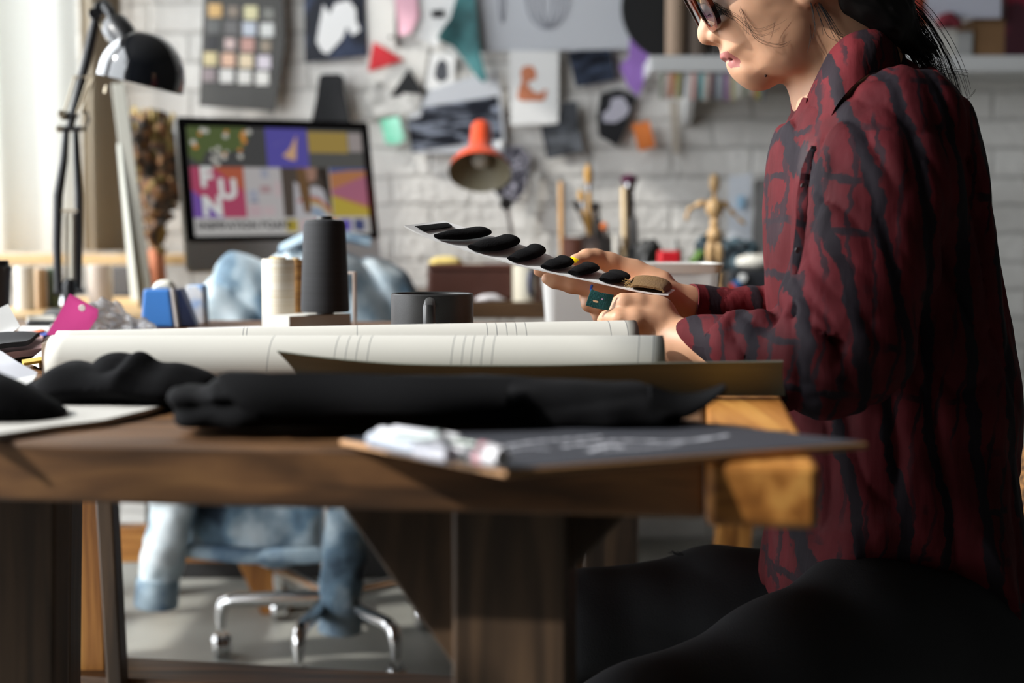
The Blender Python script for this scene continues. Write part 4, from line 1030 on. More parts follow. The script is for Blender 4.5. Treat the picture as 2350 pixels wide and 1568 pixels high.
cc = Vector((P(-8, 0, 2.3).x, 2.3, .7505)); h = P(0, 625, 2.3).z - .7505
cc = T(-8, 770, .7505)
hh = P(0, 622, cc.y).z - .7505
lathe('cup_body', [(0, 0), (.017, 0), (.023, hh), (0, hh)], cc, mat('black_paper', (30, 30, 30), .6), t)
lathe('cup_lid', [(.0, 0), (.0245, 0), (.0245, .006), (.021, .009), (.020, .016), (0, .016)], cc + Vector((0, 0, hh)), mat('black_plastic', (22, 22, 22), .3), t)
# ------------------------------------------------------------------ office chair with a denim jacket behind the table
chY = 2.98
cx0 = P(760, 1400, chY).x
chair = thing('office_chair', 'black office chair with chrome star base behind the work table', 'chair', (cx0, chY, 0))
M['blackmesh'] = mat('black_upholstery', (24, 24, 26), 0.8)
box('seat', (cx0, chY - 0.08, 0.46), (0.46, 0.44, 0.07), M['blackmesh'], chair, 0.03, segs=4)
box('backrest', (cx0 - .05, chY + 0.16, 0.66), (0.40, 0.035, 0.30), M['blackmesh'], chair, 0.016, segs=4)
tube('column', [(cx0, chY, 0.12), (cx0, chY, 0.44)], .022, M['chrome'], chair, 16)
tube('back_bar', [(cx0 - .05, chY + .05, 0.43), (cx0 - .05, chY + .2, .45), (cx0 - .05, chY + .19, .6)], .014, M['chrome'], chair, 10)
M['chromeb'] = mat('polished_steel', (214, 214, 214), 0.16, metal=1.0)
ends = [(P(512, 1470, 3.02).x, 3.0), (P(692, 1520, 2.80).x, 2.76), (P(905, 1470, 2.75).x, 2.78), (P(870, 1420, 3.2).x + .1, 3.22), (P(640, 1420, 3.3).x, 3.30)]
for ex, ey in ends:
    hub = Vector((cx0, chY, .135)); e = Vector((ex, ey, .125)); d = (e - hub).normalized()
    tube('leg', [hub, e - d * .03, e - d * .008 + Vector((0, 0, -.006)), e + Vector((0, 0, -.03)), e + Vector((0, 0, -.062))], [.017, .015, .015, .013, .010], M['chromeb'], chair, 14)
    cs = lathe('caster', [(0, -.02), (.018, -.02), (.026, -.013), (.026, -.004), (.02, -.003), (.02, .003), (.026, .004), (.026, .013), (.018, .02), (0, .02)], (ex, ey + .0, .0265), M['chromeb'], chair, axis=(0.9, .3, 0), seg=20)
# jacket
M['denim'] = ramp_mat('faded_denim', [(0.32, (34, 50, 66)), (0.44, (112, 140, 160)), (0.53, (190, 206, 214)), (0.7, (226, 232, 236))], 7, rough=0.9, bump=0.15, sheen=0.2)  # faded denim; dark end of the ramp stands in for shaded folds
M['denim2'] = ramp_mat('faded_denim_cuff', [(0.35, (92, 118, 142)), (0.6, (170, 190, 202))], 14, rough=0.9, bump=0.15)
jk = thing('denim_jacket', 'faded blue denim jacket draped over the office chair back', 'jacket', (cx0, chY + .16, .25))
Yj = chY + 0.08
body = [(440, 760), (444, 680), (460, 625), (500, 600), (560, 585), (625, 572), (690, 560), (790, 562), (870, 574), (925, 600), (962, 640), (985, 720), (985, 900), (960, 1120), (770, 1200), (768, 1284), (640, 1290), (424, 1276), (430, 1180), (436, 1000)]
poly = pxpoly(body, Yj, 3)
xs = [q[0] for q in poly]; zz = [q[1] for q in poly]
g = Grid((min(xs) - .03, Yj - .16, min(zz) - .03), (max(xs) + .03, Yj + .16, max(zz) + .03), .006)
g.inflate(poly, lambda x, z: np.full(x.shape, Yj), lambda x, z: np.full(x.shape, .085), .07, 0, 2.4)
def jfold(x, y, z):
    dg = x * 0.8 + (z - .7) * 0.55      # diagonal
    r = np.abs(vnoise(dg * 13, y * 3, (z - x * .4) * 3.2) - .5) * 2
    return (r ** .8 - .5) * -0.045 + 0.01 * (vnoise(x * 30, y * 30, z * 18) - .5)
g.disp(jfold, .04)
V, Q = g.mesh(); V, Q = keep_main(V, Q); V = relax(V, Q, 2)
mk('jacket_body', V, Q, M['denim'], jk)
def jsleeve(pts, nm):
    A = [(np.array(P(a, b, Yq)), r) for a, b, Yq, r in pts]
    lo = np.min([p for p, r in A], 0) - .09; hi = np.max([p for p, r in A], 0) + .09
    g = Grid(lo, hi, .005); g.chain(A, .01)
    g.disp(lambda x, y, z: 0.014 * (vnoise(x * 16 + 3, y * 12, z * 22) - .5) + .006 * (vnoise(x * 40, y * 40, z * 60) - .5), .03)
    V, Q = g.mesh(); V, Q = keep_main(V, Q); V = relax(V, Q, 1)
    return mk(nm, V, Q, M['denim'], jk)
s1 = jsleeve([(470, 900, Yj - .05, .055), (400, 1150, Yj - .10, .048), (372, 1280, Yj - .10, .044), (362, 1335, Yj - .1, .042)], 'sleeve')
s2 = jsleeve([(900, 900, Yj - .05, .05), (800, 1180, Yj - .14, .045), (784, 1340, Yj - .14, .043), (782, 1400, Yj - .14, .042)], 'sleeve')
for sl, a, b_, Yq in ((s1, (363, 1325), (358, 1392), Yj - .1), (s2, (783, 1385), (780, 1450), Yj - .14)):
    p, q = P(*a, Yq), P(*b_, Yq)
    lathe('cuff', [(.034, 0), (.045, .002), (.046, (q - p).length - .003), (.043, (q - p).length), (.036, (q - p).length - .004), (.034, 0)], p, M['denim2'], sl, axis=q - p, seg=28)
tube('hem_band', [P(426, 1262, Yj - .075), P(560, 1276, Yj - .09), P(700, 1276, Yj - .09), P(768, 1270, Yj - .07)], .018, M['denim2'], jk, 12)
# collar standing along the top
def jcol(u, v):
    p = pl([(640, 585, Yj - .09), (700, 556, Yj - .085), (770, 550, Yj - .05), (850, 566, Yj - .03)], u)
    q = pl([(645, 572, Yj - .03), (710, 543, Yj - .02), (775, 540, Yj + .02), (850, 556, Yj + .03)], u)
    a, b_ = P(*p), P(*q); c = a.lerp(b_, v); return (c.x, c.y, c.z + .012 * math.sin(v * PI))
sheet('collar', jcol, 24, 5, .006, M['denim2'], jk)

# ------------------------------------------------------------------ black architect lamp on the side desk
La = thing('architect_lamp', 'black articulated architect lamp with domed glossy metal shade', 'lamp', (P(160, 700, 2.68).x, 2.68, .75))
Yl = 2.68
def L(a, b, dy=0.0): return P(a, b, Yl + dy)
tube('lower_arm', [L(134, 672), L(131, 560), L(133, 450), L(146, 370), L(152, 296)], [.0075, .0085, .0095, .008, .006], M['blk'], La, 12)
tube('lower_arm', [L(180, 672, .02), L(181, 560, .02), L(181, 450, .02), L(177, 370, .02), L(174, 296, .02)], [.006, .0075, .008, .007, .006], M['blk'], La, 12)
tube('upper_arm', [L(160, 292), L(176, 230), L(205, 110), L(222, 32)], [.0075, .0085, .0095, .0085], M['blk'], La, 8)
M['spring'] = mat('brass_spring', (178, 166, 144), 0.3, metal=.7)
for a, b_ in (((148, 255), (172, 178)), ((176, 262), (203, 180)), ((186, 260), (214, 180))): tube('spring', [L(*a, -.01), L(*b_, -.01)], .0022, M['spring'], La, 8)
for a, b_ in (((152, 490), (152, 650)), ((166, 490), (166, 650))): tube('spring', [L(*a, .01), L(*b_, .01)], .0035 if a[0] < 160 else .006, mat('pale_spring', (196, 192, 176), .4, metal=.5), La, 8)
tube('crossbar', [L(142, 484, -.005), L(178, 484, -.005)], .0028, M['spring'], La, 8)
tube('crossbar', [L(168, 177, -.005), L(216, 177, -.005)], .0028, M['spring'], La, 8)
for a, b_, r in ((136, 296, .006), (195, 297, .006), (142, 262, .007), (216, 32, .010), (232, 18, .012), (212, 30, .008)): lathe('knob', [(0, -.006), (r, -.006), (r * 1.1, 0), (r, .006), (0, .006)], L(a, b_, -.015), M['spring'] if r < .009 else M['blk'], La, axis=(.3, -1, 0), seg=16)
tube('elbow_plate', [L(140, 296), L(196, 296)], .0055, M['blk'], La, 10)
tube('elbow_loop', [L(196, 294), L(204, 275), L(200, 256), L(190, 258)], .0025, M['blk'], La, 8)
tube('elbow_plate', [L(142, 268), L(178, 262)], .007, M['blk'], La, 10)
tube('neck', [L(222, 30), L(240, 12, -.01), L(254, 30, -.03), L(262, 60, -.04)], [.010, .012, .010, .008], M['blk'], La, 10)
tube('neck_link', [L(230, 48), L(250, 92, -.02)], .0045, M['spring'], La, 8)
rimc = P(321, 194, 2.60)
axl = Vector((0.25, -0.04, 1)).normalized()
r0 = 97 / F * 2.60
hemi = [(r0 * 1.0, 0.0), (r0 * 1.005, .003), (r0 * .995, .012)] + [(r0 * math.cos(t), .012 + r0 * 1.08 * math.sin(t)) for t in [PI / 2 * k / 12 for k in range(1, 11)]]
top_ = hemi[-1][1]
prof = hemi + [(0, top_ + .001), (0, top_ - .002)] + [(r * .97, z * .96) for r, z in hemi[::-1]] + [(r0, 0)]
M['glossblk'] = mat('glossy_black_enamel', (16, 18, 22), 0.12, coat=1.0)
lathe('lamp_shade', prof, rimc, M['glossblk'], La, axis=axl, seg=56)
lathe('socket', [(0, 0), (.02, 0), (.026, .02), (.026, .05), (.018, .062), (0, .066)], P(292, 96, 2.60), M['blk'], La, axis=P(262, 58, 2.63) - P(292, 96, 2.60), seg=24)
tube('pull_switch', [P(245, 196, 2.60), P(243, 214, 2.60)], [.003, .005], M['spring'], La, 8)
z0 = .7505
tube('clamp_post', [Vector((P(160, 0, Yl).x, Yl, z0 + .012)), L(158, 690), L(158, 655), L(160, 640)], [.009, .011, .014, .009], M['blk'], La, 12)
tube('clamp_spring', [L(146, 700), L(150, 672)], [.008, .006], M['chrome'], La, 10)
tube('base_joint', [L(124, 672), L(192, 668)], .0055, M['blk'], La, 10)
lathe('lamp_base', [(0, 0), (.065, 0), (.066, .008), (.055, .014), (0, .016)], (P(158, 0, Yl).x, Yl + .02, z0), M['blk'], La, seg=40)

# ------------------------------------------------------------------ things standing on the table
def slab(name, lab, cat, poly, z, th, m, sub=0, amp=0.0, group=None, parent=None):
    pts = [T(a, b, z) for a, b in poly]; sd = random.Random(name + str(poly[0])).random() * 40
    disp = (lambda c: Vector((0, 0, amp * (0.5 + sn(c.x * 22 + sd, c.y * 12, sd)) * 2))) if amp else None
    o = prism(name, pts, (0, 0, th), m, parent, sub, disp)
    return tag(o, lab, cat, group) if lab else o
def tz(py): return .7505
def stand(px, py):        # a point of the table top
    return T(px, py, .7505)
# white storage tub
M['tub'] = mat('frosted_plastic', (230, 231, 230), 0.3, trans=0.45, ior=1.1, bump=.05)
M['tubrim'] = mat('white_plastic_rim', (234, 234, 230), 0.4)
Yt = 2.16
tz0, tz1 = .7505, P(1400, 606, Yt).z
ta, tb = P(1247, 0, Yt).x, P(1664, 0, Yt).x
tub = thing('storage_tub', 'translucent white plastic storage tub with rolled rim behind the hands', 'tub', ((ta + tb) / 2, Yt + .09, tz0))
def tubshape(name, z0, z1, x0, x1, y0, y1, th, m, floor=True):
    bm = bmesh.new(); w = .02; rings = []
    def ring(z, ins):
        out = []
        for cx_, cy_, a0 in ((x1 - w, y0 + w, -90), (x1 - w, y1 - w, 0), (x0 + w, y1 - w, 90), (x0 + w, y0 + w, 180)):
            for k in range(6):
                a = math.radians(a0 + 18 * k); out.append(bm.verts.new((cx_ + (w - ins) * math.cos(a), cy_ + (w - ins) * math.sin(a), z)))
        return out
    rs = [ring(z0, .004 + (.004 if floor else 0)), ring(z1, 0), ring(z1, th)] + ([ring(z0 + th, .006 + th)] if floor else [ring(z0, th)])
    for a, b_ in zip(rs[:-1], rs[1:]):
        for k in range(24): bm.faces.new((a[k], a[(k + 1) % 24], b_[(k + 1) % 24], b_[k]))
    if floor: bm.faces.new(rs[0][::-1]); bm.faces.new(rs[3])
    else:
        for k in range(24): bm.faces.new((rs[3][k], rs[3][(k + 1) % 24], rs[0][(k + 1) % 24], rs[0][k]))
    return autosmooth(mkbm(name, bm, m, tub), 40)
tubshape('tub_body', tz0, tz1 - .004, ta, tb, Yt, Yt + .17, .002, M['tub'])
tubshape('rim', tz1 - .014, tz1, ta - .003, tb + .005, Yt - .005, Yt + .175, .007, M['tubrim'], floor=False)
rng = random.Random(21)
cols_ = [(70, 92, 110), (186, 150, 150), (58, 70, 90), (150, 160, 170), (214, 196, 176), (60, 84, 92), (190, 130, 120)]
for k in range(14):
    x = lerp(ta + .045, tb - .045, (k % 7) / 6); y = Yt + .05 + .07 * (k // 7); r = .020
    o = lathe('yarn_ball', [(0, 0)] + [(r * math.sin(t), r - r * math.cos(t)) for t in [PI * q / 8 for q in range(1, 8)]] + [(0, 2 * r)], (x, y, tz0 + .004 + rng.uniform(0, .004)), flat(cols_[k % 7], .9), seg=16)
    tag(o, 'small wool ball seen dimly through the wall of the white tub', 'yarn', 'wool balls inside the storage tub')

# book-like white box, cream spool, black cone
zb0 = .7505; Yb = 2.02
bk = hexa('carton_box', [P(600, 760, Yb), P(664, 770, Yb - .03), P(806, 752, Yb + .05), P(750, 745, Yb + .10), P(600, 722, Yb), P(664, 728, Yb - .03), P(806, 727, Yb + .05), P(750, 720, Yb + .10)], flat((200, 198, 190), .7), bev=.0015)
for v in bk.data.vertices:
    v.co.z = zb0 if v.co.z < P(664, 745, Yb).z else P(700, 724, Yb).z
bz = P(700, 724, Yb).z
tag(bk, 'low off-white cardboard carton under the thread cone', 'box')
M['thread_w'] = ramp_mat('cream_thread', [(.45, (226, 214, 188)), (.55, (240, 234, 220))], 3, (1, 1, 260), rough=.8, bump=.3, bdist=.0008)
M['thread_k'] = ramp_mat('black_thread', [(.45, (16, 17, 20)), (.55, (27, 29, 33))], 3, (1, 1, 260), rough=.75, bump=.4, bdist=.0008)
M['thread_b'] = ramp_mat('brown_thread', [(.45, (120, 84, 44)), (.55, (170, 126, 70))], 3, (1, 1, 260), rough=.8, bump=.3, bdist=.0008)
def spool(name, lab, px0, px1, ptop, Y, m, zb):
    r = (px1 - px0) / 2 / F * Y; c = Vector((P((px0 + px1) / 2, 0, Y).x, Y, zb)); h = P(0, ptop, Y).z - zb
    t = thing(name, lab, 'thread spool', c)
    lathe('thread', [(r * .3, .003), (r * .96, .003), (r, .008), (r, h - .008), (r * .96, h - .003), (r * .3, h - .003)], c, m, t, seg=40)
    lathe('core', [(0, 0), (r * .5, 0), (r * .5, h), (r * .3, h), (r * .3, h - .01), (0, h - .01)], c, flat((206, 178, 128), .6), t, seg=24)
    return t
spool('thread_spool', 'tall cream thread spool standing next to the black thread cone', 594, 668, 590, 2.12, M['thread_w'], .7505)
spool('thread_spool', 'dark ochre thread spool half hidden between cream spool and black cone', 655, 690, 592, 2.20, M['thread_b'], .7505)
Yc = 2.02
c = Vector((P(737, 0, Yc).x, Yc + .012, bz + .0005)); k_ = Yc / F
h = P(0, 502, Yc).z - bz
t = thing('thread_cone', 'large matt black thread cone standing on the white carton', 'thread cone', c)
lathe('thread', [(10 * k_, .004), (55 * k_, .004), (56 * k_, .010), (48 * k_, .128), (44 * k_, .134), (12 * k_, .136)], c, M['thread_k'], t, seg=48)
lathe('cone_tip', [(0, .0), (20 * k_, 0), (20 * k_, .13), (20 * k_, .135), (17 * k_, .14), (15 * k_, h - .001), (10 * k_, h), (0, h)], c, mat('black_core', (26, 26, 28), .5), t, seg=32)
# clear acrylic stand behind the cone
pl0 = P(800, 745, 2.14)
ac = thing('acrylic_stand', 'thin clear acrylic display frame behind the black cone', 'frame', (pl0.x, 2.14, .7505))
xa_, xb_, zt_ = P(770, 0, 2.14).x, P(811, 0, 2.14).x, P(0, 624, 2.14).z
for a, b_ in (((xb_ - .0015), .003), ((xa_ + .0015), .003)): box('upright', (a, 2.14, (.7505 + zt_) / 2), (b_, .03, zt_ - .7505), mat('acrylic_edge', (206, 188, 176), .2), ac, .0005)
box('top_bar', ((xa_ + xb_) / 2, 2.14, zt_ - .0015), (xb_ - xa_ - .006, .03, .003), mat('acrylic_edge_top', (214, 200, 190), .2), ac, .0005)
# blue tape dispensers
def dispenser(name, lab, x0, x1, x2, yt, yb, c):
    p = T((x0 + x1) / 2, yb, .7505); Y = p.y
    h = P(0, yt, Y).z - .7505
    X = lambda a, y=Y: (a - 1175) / F * y
    t = thing(name, lab, 'tape dispenser', p)
    hexa('front_face', [Vector((X(x0), Y, .7505)), Vector((X(x1), Y, .7505)), Vector((X(x1), Y + .05, .7505)), Vector((X(x0), Y + .05, .7505)),
                        Vector((X(x0 + 8), Y, .7505 + h)), Vector((X(x1 - 10), Y, .7505 + h)), Vector((X(x1 - 10), Y + .05, .7505 + h)), Vector((X(x0 + 8), Y + .05, .7505 + h))], c, t, .004)
    hexa('side_trim', [Vector((X(x1) + .001, Y + .002, .7505)), Vector((X(x1 + 9), Y + .002, .7505)), Vector((X(x1 + 9), Y + .05, .7505)), Vector((X(x1) + .001, Y + .05, .7505)),
                       Vector((X(x1 - 10) + .001, Y + .002, .7505 + h)), Vector((X(x1 - 2), Y + .002, .7505 + h)), Vector((X(x1 - 2), Y + .05, .7505 + h)), Vector((X(x1 - 10) + .001, Y + .05, .7505 + h))], flat((206, 200, 196), .4), t, .001)
    return t, X, Y, h
M['blue_pl'] = mat('blue_plastic', (58, 118, 190), .35); M['navy_pl'] = mat('navy_plastic', (62, 84, 140), .4)
t, X, Y, h = dispenser('tape_dispenser', 'bright blue tape dispenser with white top on the table edge', 320, 398, 440, 664, 752, M['blue_pl'])
hexa('side_body', [Vector((X(409), Y + .01, .7505)), Vector((X(440), Y + .03, .7505)), Vector((X(440), Y + .06, .7505)), Vector((X(409), Y + .06, .7505)),
                   Vector((X(402), Y + .01, .7505 + h)), Vector((X(407), Y + .02, .7505 + h)), Vector((X(407), Y + .06, .7505 + h)), Vector((X(402), Y + .06, .7505 + h))], M['navy_pl'], t, .003)
blob('tape_roll', None, None, [(352, 668), (356, 650), (372, 642), (392, 643), (401, 654), (404, 668)], Y + .025, .014, .01, .003, flat((206, 204, 192), .5), 0, 30, t)
t2 = hexa('index_box', [Vector((X(398), Y + .09, .7505)), Vector((X(441), Y + .09, .7505)), Vector((X(441), Y + .13, .7505)), Vector((X(398), Y + .13, .7505)),
                        Vector((X(398), Y + .09, P(0, 655, Y + .09).z)), Vector((X(438), Y + .09, P(0, 655, Y + .09).z)), Vector((X(438), Y + .13, P(0, 655, Y + .09).z)), Vector((X(398), Y + .13, P(0, 655, Y + .09).z))], ramp_mat('pale_blue_box', [(.48, (120, 170, 226)), (.56, (218, 220, 222))], 12, rough=.5, bump=0), bev=.002)
tag(t2, 'pale blue and white box right behind the blue tape dispenser', 'box')
# mug
c = Vector((P(988, 0, 1.63).x, 1.64, .7505)); r = .0475; h = P(0, 676, 1.60).z - .7505
M['stone_k'] = mat('matt_black_stoneware', (36, 36, 36), 0.42, noise=.25, nscale=900, bump=.06, bscale=700)
mug = thing('coffee_mug', 'matt black straight-sided ceramic mug behind the paper rolls', 'mug', c)
lathe('mug_body', [(0, 0), (r - .004, 0), (r - .001, .003), (r, .008), (r, h - .0012), (r - .0012, h), (r - .0028, h - .0008), (r - .0035, h - .004), (r - .0045, .006), (0, .005)], c, M['stone_k'], mug, seg=72)
hy = c.y - r
tube('handle', [c + Vector((.001, -r + .004, h - .012)), c + Vector((.001, -r - .018, h - .0085)), c + Vector((.001, -r - .030, h - .013)), c + Vector((.001, -r - .033, h - .035)), c + Vector((.001, -r - .028, h - .058)), c + Vector((.001, -r + .003, h - .066))], [.006, .0065, .007, .007, .007, .006], M['stone_k'], mug, 16)
# pale envelope and highlighter near the mug
slab('paper_sheet', 'sheet of white tracing paper lying beside the black mug', 'paper', [(712, 768), (900, 752), (900, 770), (720, 790)], .752, .0008, M['paper_w'])
slab('paper_sheet', 'pale sheet lying flat in front of the denim jacket', 'paper', [(430, 756), (600, 750), (600, 775), (430, 775)], .7512, .0008, M['paper_w'])
tube_o = tube('highlighter', [T(724, 766, .758), T(770, 772, .758)], .005, flat((232, 208, 30), .4)); tag(tube_o, 'yellow highlighter pen end lying by the tracing paper', 'pen')

# ------------------------------------------------------------------ rolled pattern papers
M['pattern'] = mat('pattern_paper', (206, 204, 196), 0.8, noise=.03, nscale=6); M['pline'] = mat('pencil_line', (104, 106, 108), .8)
M['pedge'] = mat('grey_paper_end', (176, 175, 168), .8)
def roll(name, lab, pL, pR, rL, rR, lines, endw, skew=0.0, nseg=26, back=0.08):
    """half-curled sheet: rises from the table in front, curves over and runs down behind"""
    a, b_ = Vector(pL), Vector(pR); d = (b_ - a); L_ = d.length; d.normalize(); n = Vector((0, 0, 1)).cross(d)   # n: away from the camera-ish
    if n.y < 0: n = -n
    xs = {0.0, 1.0}
    for l in lines: xs |= {l[0] - .0006, l[0] + .0006}
    for k in range(41): xs.add(k / 40)
    xs = sorted(xs)
    def isline(u, v):
        for l in lines:
            if abs(u - l[0]) < .0008 and l[1] <= v <= l[2]: return True
        return False
    V, Fc, mi = [], [], []
    for k in range(nseg + 1):
        th = math.radians(-85 + 235 * k / nseg)      # -85: front bottom, 90: top
        for x in xs:
            r = lerp(rL, rR, x); xx = x + skew * (k / nseg - .5) if 0 < x < 1 else x
            c = a + d * (L_ * xx)
            V.append(c + Vector((0, 0, r)) + n * (-r * math.cos(th)) + Vector((0, 0, r * math.sin(th))))
    m_ = len(xs)
    for k in range(nseg):
        for q in range(m_ - 1):
            Fc.append((k * m_ + q, k * m_ + q + 1, (k + 1) * m_ + q + 1, (k + 1) * m_ + q))
            u = (xs[q] + xs[q + 1]) / 2; v = k / nseg
            mi.append(1 if (isline(u, v) and xs[q + 1] - xs[q] < .0013) else (2 if u > endw else 0))
    o = mk(name, V, Fc, [M['pattern'], M['pline'], M['pedge']], None, True, mi)
    md = o.modifiers.new('solid', 'SOLIDIFY'); md.thickness = .0006; md.offset = 0
    return tag(o, lab, 'paper roll')
r1 = .0265
a, b_ = T(118, 870, .7512), T(1522, 870, .7512)
a.y, b_.y = 1.385, 1.385; a.x = (118 - 1175) / F * 1.385; b_.x = (1522 - 1175) / F * 1.385
fx = lambda px: (px - 118) / (1522 - 118)
roll('pattern_roll', 'front rolled sheet of white sewing pattern paper with pencil lines', a, b_, r1, r1,
     [(fx(625), .3, 1), (fx(775), .0, 1), (fx(800), 0, 1), (fx(824), 0, 1), (fx(850), 0, 1), (fx(1040), 0, 1), (fx(1064), 0, 1), (fx(1085), 0, 1), (fx(1108), 0, 1), (fx(1132), 0, 1), (fx(1462), 0, 1), (fx(1495), 0, 1)], fx(1496), .018)
a2, b2 = Vector(((130 - 1175) / F * 1.47, 1.47, .7512)), Vector(((1458 - 1175) / F * 1.53, 1.53, .7512))
fx = lambda px: (px - 130) / (1458 - 130)
roll('pattern_roll', 'rear rolled sheet of sewing pattern paper just in front of the mug', a2, b2, .026, .0298,
     [(fx(548), .4, 1), (fx(556), .4, 1), (fx(1105), 0, 1), (fx(1127), 0, 1), (fx(1150), 0, 1), (fx(1172), 0, 1), (fx(1195), 0, 1), (fx(1392), 0, 1), (fx(1432), 0, 1), (fx(806), 0, 1)], fx(1433), .0)
# small triangle mark on the front roll
o = bpy.data.objects['pattern_roll']
# kraft sheet curled up in front of the rolls
M['kraft'] = ramp_mat('kraft_card', [(.35, (110, 116, 106)), (.65, (128, 133, 120))], 4, (1, 8, 8), rough=.75, bump=.1)
topc = [(636, 806), (760, 822), (900, 834), (1050, 838), (1250, 838), (1450, 834), (1640, 831), (1797, 829)]
botc = [(690, 870), (800, 905), (960, 912), (1100, 914), (1280, 915), (1460, 915), (1640, 914), (1802, 912)]
def kr(u, v):
    tp_, bp_ = pl(topc, u), pl(botc, u)
    p, q = P(tp_[0], tp_[1], 1.300), P(bp_[0], bp_[1], 1.330)
    q.z = max(q.z, .7515)
    c = p.lerp(q, v)
    return (c.x, c.y + .006 * math.sin(v * PI), c.z)
o = sheet('kraft_sheet', kr, 60, 8, .0012, M['kraft'])
tag(o, 'olive brown kraft pattern card curled up in front of the white rolls', 'card')
# ------------------------------------------------------------------ black fabrics in front
M['black_cotton'] = mat('black_cotton', (8, 8, 10), 0.95, spec=.1, bump=.35, bscale=260, noise=.1)
M['black_twill'] = mat('black_twill', (8, 8, 10), 0.9, spec=.12, bump=.3, bscale=400)
def folds(fx_, fz_, amp, sd=0.0, slope=0.0):
    def f(x, y, z):
        r = np.abs(vnoise((x + slope * z) * fx_ + sd, y * 6, (z - slope * .3 * x) * fz_ + sd) - .5) * 2
        return -(r ** .7 - .5) * amp
    return f
blob('folded_fabric', 'long folded bundle of black twill fabric on the table front', 'fabric', [(396, 892), (424, 884), (470, 886), (500, 862), (530, 857), (640, 859), (820, 862), (1000, 867), (1150, 871), (1168, 878), (1100, 872), (1300, 876), (1470, 876), (1502, 884), (1552, 904), (1600, 908), (1664, 886), (1650, 905), (1590, 940), (1540, 968), (1480, 990), (1200, 1004), (900, 1008), (600, 1010), (500, 1000), (440, 972), (402, 925)],
     1.115, .06, .020, .0028, M['black_twill'], .002, 40, n=3, zcut=.7568, k2=folds(3.2, 42, .007, 3.1, .35), it=1)
ff = bpy.data.objects['folded_fabric']
def fl_(u, v):
    t_ = pl([(500, 864), (640, 861), (820, 864), (1000, 869), (1166, 874)], u); b2 = pl([(560, 940), (660, 952), (820, 948), (1000, 944), (1160, 934)], u)
    p_ = P(t_[0], t_[1] - 2, 1.075).lerp(P(b2[0], b2[1], 1.045), v)
    return (p_.x, p_.y - .010 * math.sin(v * PI) - .004 * math.sin(u * 11), p_.z)
sheet('top_fold', fl_, 40, 10, .003, M['black_twill'], ff)
def tl_(u, v):
    t_ = pl([(1490, 884), (1545, 906), (1600, 905), (1664, 884)], u); b2 = pl([(1490, 960), (1560, 962), (1610, 940), (1660, 897)], u)
    p_ = P(t_[0], t_[1], 1.09).lerp(P(b2[0], b2[1], 1.075), v)
    return (p_.x, p_.y - .006 * math.sin(v * PI), p_.z)
sheet('pointed_end', tl_, 24, 8, .003, M['black_twill'], ff)
blob('fabric_heap', 'soft mound of black cotton fabric behind the long bundle', 'fabric', [(60, 935), (60, 880), (92, 854), (150, 836), (230, 820), (300, 804), (328, 810), (366, 838), (410, 840), (450, 854), (488, 880), (496, 930), (380, 940), (200, 940)],
     1.265, .065, .032, .003, M['black_cotton'], .002, 30, n=3, zcut=.7505, k2=folds(22, 9, .012, 7.7, .7), it=2)
blob('black_garment', 'rounded black garment cut off by the picture frame', 'fabric', [(-80, 980), (-80, 850), (-30, 855), (30, 868), (80, 888), (120, 920), (148, 955), (140, 975), (60, 985)],
     1.14, .05, .028, .003, M['black_cotton'], .002, 30, n=3, zcut=.7565, k2=folds(12, 20, .008, 1.7, .3), it=1)
slab('white_cloth', 'off-white cloth lying flat under the black fabric', 'cloth', [(-60, 945), (60, 938), (200, 936), (330, 932), (404, 934), (330, 958), (240, 978), (120, 992), (0, 1012), (-60, 1020)], .7508, .004, mat('offwhite_cloth', (196, 194, 188), .9, bump=.3), sub=3, amp=.0012)
pn = lathe('push_pin', [(0, 0), (.003, .0), (.0035, .002), (.002, .0035), (0, .004)], T(414, 966, .7505), M['pin'], seg=14); tag(pn, 'tiny white pin head lying by the black bundle', 'pin')
# ------------------------------------------------------------------ drawing board with markers
Zb = .7562
bp = [T(778, 1006, Zb), T(1160, 1077, Zb), T(1992, 1014, Zb)]
bp4 = bp[0] + (bp[2] - bp[1]) * .98
brd = thing('drawing_board', 'thin drawing board faced in black paper overhanging the table corner', 'drawing board', (bp[0] + bp[2]) / 2 + Vector((0, 0, -.005)))
thk = .0048
def inset(ps, d):
    c = sum((Vector(p) for p in ps), Vector()) / 4; return [Vector(p) + (c - Vector(p)).normalized() * d for p in ps]
ps = [bp[0], bp[1], bp[2], bp4]
hexa('wood_panel', [p - EZ * (thk + .0005) for p in ps] + [p - EZ * .0009 for p in ps], mat('tan_board_edge', (186, 140, 96), .6), brd, .0012)
prism('black_paper', [p - EZ * .0008 for p in inset(ps, .003)], (0, 0, .0008), mat('slate_paper', (52, 54, 62), 0.62, noise=.08), brd)
M['chalk'] = mat('chalk_line', (200, 202, 210), .9)
def chalk(pts, w):
    q = [T(*pl(pts, k / 24), Zb) for k in range(25)]
    V = []
    for k, p in enumerate(q):
        d = (q[min(k + 1, 24)] - q[max(k - 1, 0)]).normalized(); n = d.cross(EZ) * (w * (0.6 + .4 * math.sin(k * 2.2)))
        V += [p + n + EZ * .0003, p - n + EZ * .0003]
    mk('chalk_line', V, [(2 * k, 2 * k + 1, 2 * k + 3, 2 * k + 2) for k in range(24)], M['chalk'], bpy.data.objects['black_paper'])
chalk([(1140, 1028), (1230, 1014), (1310, 1008), (1380, 1002)], .0028); chalk([(1290, 1026), (1370, 1016), (1440, 1012), (1560, 1014), (1670, 1000)], .0032)
chalk([(1350, 1036), (1400, 1024), (1430, 1028)], .004); chalk([(1130, 1044), (1200, 1030), (1260, 1032)], .002); chalk([(1380, 1034), (1460, 1030), (1560, 1020)], .0018)
